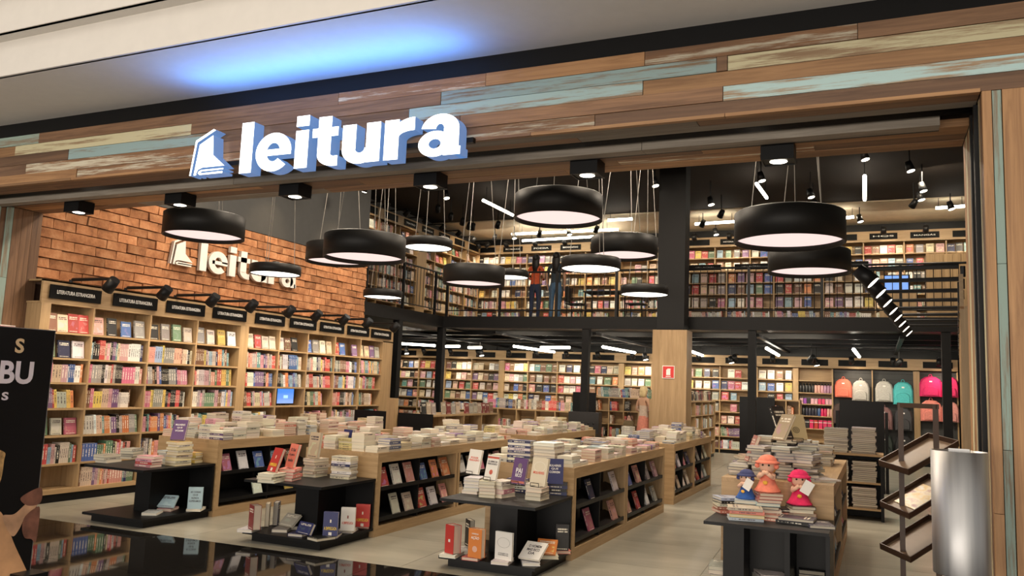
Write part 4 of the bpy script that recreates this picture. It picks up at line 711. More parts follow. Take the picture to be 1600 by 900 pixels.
# square downlights under the soffit
for k, (x, s) in enumerate([(-8.06, 'nearest the plank jamb by the bookcase'), (-6.55, 'under the lit book logo'), (-5.07, 'under the first letters of the lit sign'), (-3.58, 'under the last letters of the lit sign'), (-2.12, 'in front of the high pendant lamp'), (-.64, 'above the largest pendant lamp')]):
    t = thing('downlight_box', 'black square downlight %s' % s, 'lamp', (x, 6.08, 3.30), 0, 'square downlights under the soffit'); b = MB(); b.box(-.115, .115, -.10, .10, .01, .125); b.box(-.115, .115, -.10, -.09, 0, .01); b.box(-.115, .115, .09, .10, 0, .01); b.box(-.115, -.105, -.09, .09, 0, .01); b.box(.105, .115, -.09, .09, 0, .01); b.build('housing', black, t)
    MB().lathe([(.0005, .004), (.05, .003), (.062, .006)], n=20).build('lens', lens, t); light('downlight_light', 'SPOT', (x, 6.08, 3.28), 55, (1, .78, .52), (x, 6.25, 0), spot_size=math.radians(110), spot_blend=.8, shadow_soft_size=.05)
for k, y in enumerate((7.15, 8.7, 10.4, 12.2)):
    light('brick_wash_light', 'SPOT', (-8.55, y, 5.0), 66, (1, .72, .43), (-9.25, y, 3.0), spot_size=math.radians(75), spot_blend=.9, shadow_soft_size=.05)
    t = thing('wall_washer', 'small black spotlight on the rod above the %s part of the brick wall' % ('near', 'second', 'third', 'far')[k], 'lamp', (-8.55, y, 5.06), 0, 'spotlights washing the brick wall'); MB().tube((0, 0, .08), (-.03, 0, -.04), .05, n=12).tube((0, 0, .08), (0, 0, 1.13), .008, n=5).build('lamp_head', blackm, t); MB().tube((-.031, 0, -.041), (-.032, 0, -.045), .045, n=12).build('lens', lens, t)
# ceiling spotlights and tubes placed from the photograph on the ceiling planes
def ceil_spot(px, py, z, top, label, on, grp):
    p = at(px, py, 2, z); t = thing('ceiling_spotlight', label, 'lamp', p, 0, grp)
    a = Vector((.25, -.1, -1)).normalized() if on else Vector((-.5, .6, -.7)).normalized()
    MB().tube(-a*.09, a*.09, .055, .075, n=14).tube((0, 0, .06), (0, 0, top-z), .012, n=6).build('lamp_head', blackm, t); MB().tube(a*.0905, a*.096, .066, n=14).build('lens', lens if on else white_letter, t)
SP = [(1189, 276, 1), (1266, 302, 1), (1110, 314, 1), (1127, 334, 0), (1421, 260, 1), (1441, 292, 1), (1438, 306, 1), (1350, 242, 1), (1023, 284, 1), (697, 304, 1), (684, 326, 0), (704, 338, 0), (723, 346, 0), (733, 353, 0), (739, 354, 0), (778, 351, 0), (1428, 318, 0), (1270, 318, 0)]
SPL = ['above the largest pendant beside a tube', 'among the cables of the largest pendant', 'just right of the black column', 'below the lit one right of the column', 'highest near the right jamb', 'upper of the pair near the right jamb', 'lower of the pair near the right jamb', 'against the soffit planks', 'just left of the black column', 'beside the downlight under the last letters']+['%s of the row over the mezzanine side bookcase' % q for q in ('first', 'second', 'third', 'fourth', 'fifth', 'sixth')]+['under the pair near the right jamb', 'behind the largest pendant']
for k, (x, y, on) in enumerate(SP): ceil_spot(x, y, 5.75, 6.2, ('lit' if on else 'unlit')+' black ceiling spotlight '+SPL[k], on, 'hall ceiling spotlights, '+('lit' if on else 'unlit'))
for k, (x, y, on) in enumerate([(635, 548, 1), (657, 556, 1), (697, 553, 1), (727, 558, 1), (752, 551, 1), (775, 555, 1), (796, 557, 1), (811, 557, 1), (927, 560, 1), (944, 562, 1), (1008, 557, 1), (1142, 562, 1), (1160, 566, 1), (1275, 566, 1), (1410, 573, 1), (640, 556, 0), (1268, 560, 0), (1405, 566, 0)]): ceil_spot(x, y, 2.50, 2.88, '%s %s track spotlight along the track under the mezzanine' % (ORD[k if on else k-15], 'lit' if on else 'unlit'), on, 'track spotlights under the mezzanine')
for k, (x, y, on) in enumerate([(773, 371, 0), (803, 368, 1), (843, 365, 0), (889, 362, 1), (932, 358, 0), (1098, 349, 0), (1343, 341, 1), (1485, 321, 1), (1118, 362, 1), (861, 387, 1)]): ceil_spot(x, y, 5.90, 6.17, '%s small track spotlight along the cream mezzanine ceiling' % ORD[k], on, 'track spotlights of the mezzanine')
def tube(a, b, z, top, label, grp, e=None):
    p, q = at(*a, 2, z), at(*b, 2, z); t = thing('led_tube_light', label, 'lamp', (p+q)/2, 0, grp); p, q = p-t.location, q-t.location
    if (q-p).length > 3.2: c = (p+q)/2; d = (q-p).normalized()*1.6; p, q = c-d, c+d
    up = Vector((0, 0, .035)); MB().tube(p, q, .035, n=8).build('diffuser_tube', led, t); MB().tube(p+up, q+up, .012, n=6).tube(p*.8+up, p*.8+Vector((0, 0, top-z)), .006, n=5).tube(q*.8+up, q*.8+Vector((0, 0, top-z)), .006, n=5).build('channel', blackm, t)
for (a, b), lb_ in zip((((755, 313), (801, 336)), ((1182, 287), (1198, 309)), ((1351, 275), (1351, 312))), ('bright LED tube on the dark ceiling beside the high pendant lamp', 'bright LED tube above the largest pendant lamp', 'bright upright-looking LED tube between the largest pendant and right jamb')): tube(a, b, 5.85, 6.2, lb_, 'hall LED tubes')
for (a, b), lb_ in zip((((770, 367), (1000, 357)), ((950, 344), (988, 342)), ((1086, 350), (1150, 346)), ((1312, 341), (1334, 339)), ((1462, 325), (1508, 322)), ((800, 377), (990, 366))), ('long LED tube above the two people on the mezzanine', 'short LED tube beside the high pendant lamp', 'LED tube just past the black column', 'short LED tube showing beside the largest pendant lamp', 'LED tube beside the right jamb under the cream ceiling', 'lower long LED tube before the mezzanine back bookcase')): tube(a, b, 5.95, 6.17, lb_, 'mezzanine LED tubes')
for (a, b), lb_ in zip((((612, 536), (680, 540)), ((692, 541), (718, 541)), ((732, 543), (752, 543)), ((803, 541), (866, 550)), ((942, 542), (992, 551)), ((1072, 546), (1099, 556)), ((1196, 543), (1218, 556)), ((1333, 545), (1343, 558)), ((845, 543), (890, 543))),
    ('behind the first steel post', 'right of the inner corner post', 'in the middle of the long back bookcase', 'left of the post by the armchair', 'left of the wood-clad column', 'emerging from behind the wood-clad column', 'above the bay left of the bottle shelves', 'above the hanging backpacks', 'over the far end of the long gondola')): tube(a, b, 2.62, 2.84, 'LED tube under the mezzanine '+lb_, 'LED tubes under the mezzanine')
for x in (-12.6, -9.8, -7, -4.6, -2.2, .6): light('under_mezzanine_light', 'AREA', (x, 20.6, 2.72), 34, (1, .86, .66), (x, 21.6, 0), shape='RECTANGLE', size=1.6, size_y=.3)
for x in (-8, -5.6, -3.0, -1.6): light('gondola_fill_light', 'AREA', (x, 17.1, 2.78), 26, (1, .86, .66), (x, 18.6, .6), shape='RECTANGLE', size=1.2, size_y=.25)  # extra area lights without fixtures, added to brighten the dark gondolas and woman
light('cupboard_fill_light', 'AREA', (.9, 17.2, 6.0), 45, (1, .84, .62), (1.4, 18.4, 3.8), shape='DISK', size=.5)  # added fill with no lamp body, lifts the cupboard doors
for x in (-10, -7, -4, -1, 1.4): light('mezzanine_light', 'AREA', (x, 20.9, 6.0), 50, (1, .84, .62), (x, 22.0, 3.6), shape='RECTANGLE', size=1.8, size_y=.3)
# ================================================================== SIGNS
def logo(par, ox, y, oz, s, ux, n, d, mats):
    """book mark: open cover with a folded page and rounded spine; ox = left x along ux, drawn in units of s"""
    u, n = Vector(ux), Vector(n); o = Vector((ox if abs(u.x) > .5 else y, y if abs(u.x) > .5 else ox, oz)) if True else None
    def ext(name, pts, dd):
        b = MB(); A = [o+u*(x*s)+Vector((0, 0, z*s))+n*dd for x, z in pts]; C = [o+u*(x*s)+Vector((0, 0, z*s)) for x, z in pts]; k = len(pts)
        if u.cross(Vector((0, 0, 1))).dot(n) < 0: pass
        b.quad(A, 0); [b.quad([A[i], C[i], C[(i+1) % k], A[(i+1) % k]], 1) for i in range(k)]; return b.build(name, mats, par)
    ext('logo_cover', [(0, 0), (.11, .78), (.60, 1.0), (.66, .97), (.61, .945), (.155, .735), (.045, 0)], d)
    ext('logo_page', [(.125, .0), (.23, .68), (.60, .86), (.64, .42), (.98, .16), (.36, .16), (.24, .12), (.20, .05), (.20, .0)], d)
    ext('logo_foot', [(.24, .04), (.27, .085), (.34, .11), (.96, .11), (.96, .08), (.36, .075), (.32, .055), (.34, .035), (.94, .045), (.94, 0), (.30, 0)], d)
sg = thing('lit_sign', 'illuminated white leitura sign with book logo on the plank header', 'sign', (0, 0, 0))
logo(sg, -5.46, 5.26, 3.30, .40, (1, 0, 0), (0, -1, 0), .12, [white_sign, sign_side])
def sector(cx, cy, ox, oy, ix, iy, a0, a1, n=26):
    A = [math.radians(a0+(a1-a0)*k/n) for k in range(n+1)]
    return [[(cx+ox*math.cos(p), cy+oy*math.sin(p)), (cx+ox*math.cos(q), cy+oy*math.sin(q)), (cx+ix*math.cos(q), cy+iy*math.sin(q)), (cx+ix*math.cos(p), cy+iy*math.sin(p))] for p, q in zip(A, A[1:])]
def rc(x0, x1, y0, y1): return [[(x0, y0), (x1, y0), (x1, y1), (x0, y1)]]
GLY = {'l': (.25, rc(0, .25, 0, 1)), 'i': (.25, rc(0, .25, 0, .72)+rc(0, .25, .80, 1)), 'e': (.72, sector(.36, .36, .36, .375, .135, .18, 0, 316)+rc(.13, .715, .295, .415)),
       't': (.50, rc(.11, .36, .21, .93)+rc(0, .49, .55, .72)+sector(.44, .22, .33, .232, .08, .045, 180, 272)+rc(.435, .50, -.012, .178)), 'u': (.69, rc(0, .25, .26, .72)+rc(.44, .69, 0, .72)+sector(.33, .27, .33, .285, .085, .085, 180, 360)),
       'r': (.52, rc(0, .25, 0, .72)+sector(.50, .40, .40, .335, .25, .10, 90, 180)+rc(.49, .52, .50, .735)), 'a': (.68, rc(.42, .67, .0, .48)+sector(.355, .46, .315, .275, .07, .10, 0, 172)+sector(.275, .215, .275, .228, .10, .085, 0, 360, 36)+rc(.60, .70, 0, .14))}
def letters(par, body, x0, x1, zb, h, y, ux, up, ext_, mats, off=0):
    ux = Vector(ux); n = ux.cross(Vector((0, 0, 1))); tot = sum(GLY[c][0] for c in body)+.075*(len(body)-1); sx = (x1-x0)/tot; X = x0
    for ch in body:
        b = MB()
        for q in GLY[ch][1]:
            P = [Vector((X+u*sx, y, zb+v*h)) if abs(ux.x) > .5 else Vector((y, X+u*sx, zb+v*h)) for u, v in q]; A = [p+n*ext_ for p in P]
            b.quad(A, 0); [b.quad([P[i], P[(i+1) % 4], A[(i+1) % 4], A[i]], 1) for i in range(4)]
        b.build('letter', mats, par); X += (GLY[ch][0]+.075)*sx
letters(sg, 'leitura', -4.90, -2.80, 3.28, .44, 5.26, (1, 0, 0), (0, 0, 1), .12, [white_sign, sign_side])
MB().box(-5.5, -2.75, 5.262, 5.305, 3.40, 3.44).build('mounting_rail', black, sg); light('sign_halo_light', 'AREA', (-4.1, 5.08, 3.80), 15, (.07, .29, 1), (-4.1, 4.86, 4.2), shape='RECTANGLE', size=2.6, size_y=.12)
s2 = thing('wall_sign', 'unlit white leitura letters with book logo on the brick wall', 'sign', (0, 0, 0)); wm = [white_letter, plain('letter_edge', (.55, .5, .45), .6)]
logo(s2, 8.38, -9.17, 3.12, .42, (0, 1, 0), (1, 0, 0), .05, wm); letters(s2, 'leitura', 8.93, 11.12, 3.10, .46, -9.17, (0, 1, 0), (0, 0, 1), .05, wm)
# ================================================================== POSTER TOTEM, RACK, BIN
po = thing('poster_totem', 'black advertising totem with a drink picture and cut-off white letters', 'poster', (-5.86, 4.33, 0)); MB().box(-.06, 0, -1.0, 0, .06, 1.878).build('panel', black, po); MB().box(-.02, .16, -.16, .03, 0, .07).build('foot', black, po); MB().box(-.02, .16, -.98, -.8, 0, .07).build('foot', black, po)
MB().box(-.061, .001, -.004, .001, .06, 1.88).box(-.061, .001, -1.0, .001, 1.875, 1.881).build('edge_trim', plain('aluminium_edge', (.4, .4, .4), .35, .8), po)
pw = plain('poster_pink_white', (.80, .70, .72), .5); pc = plain('poster_cream', (.75, .52, .28), .5)
def pt(name, body, yb, z, hgt, wid, m): return text(name, body, .1, m, po, (-5.86+.003, yb, z), (0, 1, 0), (0, 0, 1), .001, .03, fit=(wid, hgt))
pt('lettering', 'BU', 4.05, 1.46, .17, .26, pw); pt('lettering', 'S', 4.05, 1.69, .11, .07, pc); pt('lettering', 'S', 3.98, 1.34, .06, .05, pw)
def smooth(pts, n=6):
    out = []; k = len(pts)
    for i in range(k):
        p0, p1, p2, p3 = [Vector(pts[(i+j-1) % k]) for j in range(4)]
        for q in range(n):
            t_ = q/n; out.append(.5*((2*p1)+(p2-p0)*t_+(2*p0-5*p1+4*p2-p3)*t_*t_+(3*p1-p0-3*p2+p3)*t_**3))
    return out
def pic(name, px, lift, mat):
    # outlines given in photograph pixels, laid onto the printed face of the totem
    P = []
    for x, y in px: q = at(x, y, 0, -5.86); P.append((q.y-4.33, q.z))
    P = smooth([p for p in P]); b = MB(); c0 = sum((p for p in P), Vector((0, 0)))/len(P)
    for i in range(len(P)): b.quad([(lift, c0.x, c0.y), (lift, P[i].x, P[i].y), (lift, P[(i+1) % len(P)].x, P[(i+1) % len(P)].y)])
    return b.build(name, mat, po)
pic('glass_picture', [(-40, 700), (4, 705), (6, 720), (-4, 760), (-40, 770)], .002, plain('poster_cup', (.55, .33, .13), .4, var=.5, scale=20.))
pic('drink_picture', [(-60, 790), (-8, 795), (8, 812), (22, 850), (44, 898), (50, 925), (-60, 925)], .0025, plain('poster_drink', (.62, .34, .17), .4, var=.35, scale=3.))
pic('drink_picture', [(4, 806), (22, 803), (42, 786), (58, 782), (56, 792), (40, 806), (30, 826), (20, 838), (10, 826)], .003, plain('poster_cream_flow', (.50, .29, .17), .4, var=.35, scale=6.))
pic('hand_picture', [(32, 782), (36, 774), (60, 762), (66, 768), (62, 786), (44, 790)], .0035, plain('poster_hand', (.17, .07, .045), .5, var=.5, scale=8.)); pic('hand_picture', [(34, 826), (38, 808), (54, 794), (62, 796), (56, 845), (48, 842), (38, 840)], .0035, MATS['poster_hand'])
# magazine rack of three tilted trays
D = 6.9
def cpt(px, py, d): r = ray(px, py); return CAM+r*(d/F)
rk = thing('magazine_rack', 'brown metal rack with three tilted trays near the right pier', 'rack', (cpt(1436, 900, D).x, cpt(1436, 900, D).y, 0)); o = Vector(rk.location)
A0, A1 = cpt(1408, 700, D+.16), cpt(1463, 700, D-.12); fr = MB()
for q in (A0, A1): fr.box(q.x-o.x-.021, q.x-o.x+.021, q.y-o.y-.021, q.y-o.y+.021, 0, 1.575)
fr.build('post', rustm, rk); u_ = (A1-A0); u_.z = 0; Lb = u_.length; M = Matrix.Translation((A0.x-o.x, A0.y-o.y, 1.56)) @ Matrix.Rotation(math.atan2(u_.y, u_.x), 4, 'Z')
MB().box(-.02, Lb+.02, -.02, .02, -.02, .02, 0, M).build('top_bar', rustm, rk); MB().box(-.15, Lb+.15, -.2, .2, -1.56, -1.545, 0, M).build('base_plate', rustm, rk)
for k, pts in enumerate([[(1373, 726), (1420, 741), (1499, 694), (1451, 683)], [(1375, 790), (1421, 810), (1500, 762), (1450, 746)], [(1375, 856), (1423, 878), (1502, 826), (1451, 810)]]):
    c = [cpt(p[0], p[1], d)-o for p, d in zip(pts, (D+.15, D-.13, D-.13+.34, D+.15+.34))]; c[2] = c[1]+(c[3]-c[0]); nn = (c[1]-c[0]).cross(c[3]-c[0]).normalized(); nn = nn if nn.z > 0 else -nn
    bt = MB(); bt.quad(c); bt.quad([p-nn*.008 for p in reversed(c)]); [bt.quad([c[i]-nn*.008, c[(i+1) % 4]-nn*.008, c[(i+1) % 4], c[i]]) for i in range(4)]; tr = bt.build('tray', trayin, rk)
    lp = MB()
    for i in range(4):
        p, q = c[i], c[(i+1) % 4]; ins = ((c[0]+c[2])/2-(p+q)/2).normalized()*.008; hh = nn*.045
        lp.quad([p-nn*.01, q-nn*.01, q+hh, p+hh]); lp.quad([p+ins, p+ins+hh, q+ins+hh, q+ins]); lp.quad([p+hh, q+hh, q+hh+ins, p+hh+ins])
    lp.build('tray_rim', rustm, tr)
    if k == 1:
        m0 = (c[0]+c[1]+c[2]+c[3])/4; e0, e1 = (c[1]-c[0])*.36, (c[3]-c[0])*.30; mg = MB(); q = [m0+o-e0-e1+nn*.002, m0+o+e0-e1+nn*.002, m0+o+e0+e1+nn*.002, m0+o-e0+e1+nn*.002]; mg.quad([p+nn*.005 for p in q]); [mg.quad([q[i], q[(i+1) % 4], q[(i+1) % 4]+nn*.005, q[i]+nn*.005]) for i in range(4)]
        m_, nt, b_ = nodes('magazine_print', .3); tc = N(nt, 'ShaderNodeTexCoord'); no = N(nt, 'ShaderNodeTexNoise', Scale=9., Detail=3.); L(nt, tc.outputs['Object'], no.inputs['Vector']); L(nt, ramp(nt, no.outputs[0], [(.3, (.35, .12, .12)), (.45, (.75, .66, .5)), (.55, (.7, .5, .2)), (.7, (.8, .78, .75))]), b_.inputs['Base Color'])
        tag(mg.build('magazine', m_), 'colourful leaflet lying in the middle tray of the brown rack', 'magazine')
# stainless bin on a post
p = cpt(1503, 897, 4.25); bn = thing('steel_bin', 'brushed steel cylinder bin on a post by the right pier', 'bin', (p.x, p.y, 0)); rb = .136; zb_, zt_ = p.z, p.z+.635
MB().lathe([(.001, zb_+.01), (rb-.004, zb_+.01), (rb-.001, zb_), (rb, zb_+.004), (rb, zt_), (rb-.004, zt_), (rb-.005, zt_-.03), (.03, zt_-.035), (.001, zt_-.035)], n=64).build('cylinder', steel, bn); MB().tube((0, 0, .02), (0, 0, zb_+.01), .025, n=14).build('stem', steel, bn); MB().lathe([(.001, 0), (.15, 0), (.15, .012), (.03, .025), (.001, .025)], n=32).build('foot_plate', steel, bn); MB().box(-.05, .05, -.012, .012, zt_-.035, zt_+.012).build('ash_grip', steel, bn)
# ================================================================== GONDOLAS AND FURNITURE FARTHER IN
RGo = random.Random(55)
def gondola(label, x0, x1, y0, y1, h, face, nb, rows, mat_end, tops=None, wt=.5, tilt_books=True, top_spines=False):
    """low shelving; face '+X' or '-Y' shows the open side"""
    t = thing('gondola', label, 'shelf unit', (x0, y0, 0)); b = lambda n, q, m: MB().box(q[0]-x0, q[1]-x0, q[2]-y0, q[3]-y0, q[4], q[5]).build(n, m, t)
    b('plinth', (x0+.02, x1-.02, y0+.02, y1-.02, 0, .08), black); b('top_board', (x0, x1, y0, y1, h-.03, h), oakX); zs = [.08+(h-.11)*k/rows for k in range(rows+1)]
    if face == '-Y':
        b('back_panel', (x0+.025, x1-.025, y0+.28, y0+.30, .08, h-.03), oakX)
        for k in range(nb+1): x = x0+(x1-x0-.025)*k/nb; b('upright', (x, x+.025, y0, y1, .08, h-.03), mat_end if k in (0, nb) else oakZ)
        for k in range(nb):
            xa, xb = x0+(x1-x0-.025)*k/nb+.025, x0+(x1-x0-.025)*(k+1)/nb
            for z in zs[:-1]:
                b('shelf', (xa, xb, y0+.005, y0+.28, z, z+.02), oakX); row_spines((xa, y0, z+.02), (1, 0, 0), (0, -1, 0), xb-xa, z+.021, zs[1]-zs[0]-.03, 'in the %s' % label, 'books in gondolas', RGo.choice((.4, .6, .8)), RGo, wt=wt)
    else:
        b('back_panel', (x1-.30, x1-.28, y0+.025, y1-.025, .08, h-.03), oakY); b('end_panel', (x0, x1, y0, y0+.025, .08, h-.03), mat_end); b('end_panel', (x0, x1, y1-.025, y1, .08, h-.03), mat_end)
        for k in range(1, nb): y = y0+(y1-y0)*k/nb; b('upright', (x1-.28, x1, y-.012, y+.012, .08, h-.03), oakZ)
        for k in range(nb):
            ya, yb = y0+(y1-y0)*k/nb+.025, y0+(y1-y0)*(k+1)/nb-.012
            for z in zs[:-1]:
                b('shelf', (x1-.28, x1-.005, ya, yb, z, z+.02), oakY); row_spines((x1, ya, z+.02), (0, 1, 0), (1, 0, 0), yb-ya, z+.021, zs[1]-zs[0]-.03, 'in the %s' % label, 'books in gondolas', RGo.choice((.5, .7, .9)), RGo, wt=wt)
    if top_spines:
        if face == '+X': row_faces((x1, y0+.05, h), (0, 1, 0), (1, 0, 0), y1-y0-.1, h, .3, int((y1-y0)/.19), 'standing on top of the %s' % label, 'books standing on gondolas', RGo, back=.1, tilt=.1, wt=.8, pal=[BLK, DRD, TAN, GRY, (.25, .12, .06)])
        else: row_spines((x0+.05, y0+.06, h), (1, 0, 0), (0, -1, 0), x1-x0-.1, h, .28, 'standing on top of the %s' % label, 'books standing on gondolas', .97, RGo, wt=.8)
    return t
gondola('low gondola topped with comics beyond the table beside the bookcase', -8.0, -7.3, 12.6, 15.7, 1.0, '+X', 4, 2, oakZ, top_spines=True)
tag(MB().box(-.35, .35, -.02, .02, 0, 1.03).box(-.35, .35, -.05, -.02, 0, .06).build('end_screen', black, None, (-7.46, 12.575, 0)), 'black end screen of the comics gondola', 'panel'); tag(MB().box(-.35, .35, -.02, .02, 0, 1.04).box(-.35, .35, -.05, .1, 0, .06).build('end_screen', black, None, (-8.37, 12.55, 0)), 'black screen beside the comics gondola towards the bookcase', 'panel')
tag(MB().box(-.09, .09, -.05, .05, 0, 1.28).box(-.075, .075, -.06, -.05, .05, 1.25).build('oak_post', oakZ, None, (-7.92, 12.53, 0)), 'oak post between the two black screens', 'post')
gondola('long low gondola with a row of books on top before the back wall', -8.9, -6.4, 18.0, 18.7, 1.04, '-Y', 5, 2, oakZ, top_spines=True)
gondola('oak cubby gondola of magazines beside the blonde woman', -6.48, -4.95, 19.6, 20.2, 1.40, '-Y', 4, 4, oakZ, top_spines=True)
gondola('oak cubby gondola of small boxes behind the wood-clad column', -4.45, -3.80, 17.2, 21.4, 1.40, '+X', 5, 4, oakZ, top_spines=True)
gondola('oak gondola beside the bottle shelves', -2.06, -1.5, 18.4, 18.9, 1.52, '-Y', 2, 4, oakZ, wt=.3)
tag(MB().box(-.36, .36, -.02, .02, 0, 1.55).box(-.36, .36, -.04, .3, 0, .06).build('end_screen', black, None, (at(1183, 650, 1, 18.1).x, 18.1, 0)), 'tall black end screen left of the bottle shelves', 'panel'); tag(MB().box(-.36, .36, -.02, .02, 0, 1.56).box(-.36, .36, -.04, .3, 0, .06).box(-.42, -.37, -.02, .3, 0, 1.38).box(.37, .42, -.02, .3, 0, 1.38).build('end_screen', black, None, (-.25, 15.6, 0)), 'tall black end screen below the hanging backpacks', 'panel'); tag(MB().box(-.27, .27, -.02, .02, 0, 1.50).box(-.27, .27, -.04, .3, 0, .06).build('end_screen', black, None, (-5.98, 17.4, 0)), 'tall black end screen behind the armchair', 'panel')
ac = thing('armchair', 'black tufted leather armchair at the end of the second-row table', 'armchair', (-5.55, 15.9, 0)); MB().box(-.33, .33, -.40, .42, .12, .44).build('seat', rubber, ac); MB().box(-.33, .33, .22, .44, .44, 1.10).build('backrest', rubber, ac); MB().box(-.33, -.2, -.40, .24, .44, .68).build('armrest', rubber, ac); MB().box(.2, .33, -.40, .24, .44, .68).build('armrest', rubber, ac)
for a in (-.28, .28):
    for b_ in (-.34, .36): MB().tube((a, b_, 0), (a, b_, .12), .025, n=8).build('leg', blackm, ac)
for a in range(-2, 3): MB().ball((a*.11, .215, .88), .018).build('button', rubber, ac)
# unit of stacked colouring books on the right
cu = thing('magazine_unit', 'oak and black unit with stacks of grey colouring books', 'shelf unit', (-.78, 12.0, 0)); MB().box(0, .85, 0, .5, .84, .87).build('top_board', oakX, cu); MB().box(.81, .85, 0, .5, 0, .84).build('side_panel', black, cu); MB().box(0, .04, 0, .5, 0, .84).build('side_panel', black, cu); MB().box(.04, .81, .46, .5, 0, .84).build('back_panel', black, cu)
for z in (.16, .50): MB().box(.04, .81, 0, .46, z-.025, z).build('shelf', oakX, cu)
GC = [(.22, .19, .19), (.34, .31, .31), (.16, .13, .14)]
for z, n in ((.87, 13), (.50, 11), (.16, 11)):
    for k, x in enumerate((-.52, -.17)): stack(x, 12.2, z, n+(k if z > .8 else 0), GC[0], '%s from bottom in a stack on the colouring-book unit', 'stacks of colouring books', 0, .30, .36, .024, .009, .02, random.Random(int(z*100)+k), GC, weight=1.5)
# upper-level gondola behind the railing
t = thing('gondola', 'oak half-height bookcase behind the front railing of the mezzanine', 'shelf unit', (-4.1, 18.5, 3.1)); MB().box(0, 4.1, .30, .34, .1, 1.25).build('back_panel', oakX, t); MB().box(0, 4.1, 0, .34, 0, .1).build('plinth', oakX, t); MB().box(0, 4.1, 0, .34, 1.22, 1.25).build('top_board', oakX, t)
for k in range(5): MB().box(k*1.02, k*1.02+.03, 0, .30, .1, 1.22).build('upright', oakZ, t)
for k in range(4):
    for r, z in enumerate((.1, .42, .72, .98)):
        if r: MB().box(k*1.02+.03, k*1.02+1.02, .004, .30, z-.02, z).build('shelf', oakX, t)
        if r == 0: row_spines((-4.1+k*1.02+.03, 18.5, 3.1+z), (1, 0, 0), (0, -1, 0), .98, 3.1+z, .3, 'in the half-height mezzanine bookcase', 'books behind the mezzanine railing', .95, RGo, wt=.5)
        else: row_faces((-4.1+k*1.02+.03, 18.5, 3.1+z), (1, 0, 0), (0, -1, 0), .98, 3.1+z, .28, 5, 'in the half-height mezzanine bookcase', 'books behind the mezzanine railing', RGo, back=.06, wt=.5)
    sign_board(t, (.55+k*1.02, -.002, 1.33), (1, 0, 0), (0, -1, 0), .72, .13, None)
for k in range(2):
    tx = text('lettering', 'VIDA PRÁTICA', .05, white_letter, None, (-4.1+.55+k*1.02, 18.483, 4.405), (1, 0, 0), (0, 0, 1), .001, .008, fit=(.42, .05)); tx.parent = t; tx.matrix_parent_inverse = Matrix.Translation(t.location).inverted()
cb = thing('wood_cabinet', 'wood cabinet under the blue television on the mezzanine', 'cabinet', (.42, 18.5, 3.1)); MB().box(-.35, .35, 0, .4, 0, .72).build('body', oakZ, cb)
for a in (-.345, .005): MB().box(a, a+.34, -.018, 0, .02, .70).build('door', oakZ, cb)
tv = thing('television', 'television with plain blue screen on the mezzanine', 'television', (.18, 18.7, 3.82)); MB().box(-.02, .48, 0, .05, .05, .40).box(.1, .36, -.05, .1, 0, .02).box(.2, .26, .02, .05, .02, .06).build('case', black, tv); MB().box(0, .46, -.003, 0, .07, .38).build('screen', screen, tv)
wp = thing('panelled_cupboard', 'tall light wood cupboard with narrow doors on the mezzanine', 'cupboard', (.95, 18.4, 3.1)); MB().box(0, .95, 0, .5, 0, 1.5).build('body', oakZ, wp)
for k in range(6): MB().box(.005+k*.157, .152+k*.157, -.02, 0, .04, 1.48).build('door', oakZ, wp)
tb = thing('dark_table', 'dark round-legged table with chairs behind the mezzanine railing', 'table', (-5.75, 18.0, 3.1)); MB().box(-.45, .45, -.3, .3, .70, .73).build('tabletop', black, tb)
for a in (-.4, .4):
    for b_ in (-.26, .26): MB().tube((a, b_, 0), (a, b_, .70), .018, n=6).build('leg', blackm, tb)
for xq, lab in ((-6.45, 'black chair left of the dark mezzanine table'), (-5.0, 'black chair right of the dark mezzanine table')):
    ch = thing('chair', lab, 'chair', (xq, 18.0, 3.1)); s_ = 1 if xq < -6 else -1; MB().box(-.2, .2, -.2, .2, .43, .46).build('seat', blackm, ch); MB().box(-.22*s_-.015, -.22*s_+.015, -.19, .19, .5, .85).build('backrest', blackm, ch)
    for a in (-.18, .18):
        for b_ in (-.18, .18): MB().tube((a, b_, 0), (a, b_, .43 if a*s_ > 0 else .86), .014, n=6).build('leg', blackm, ch)
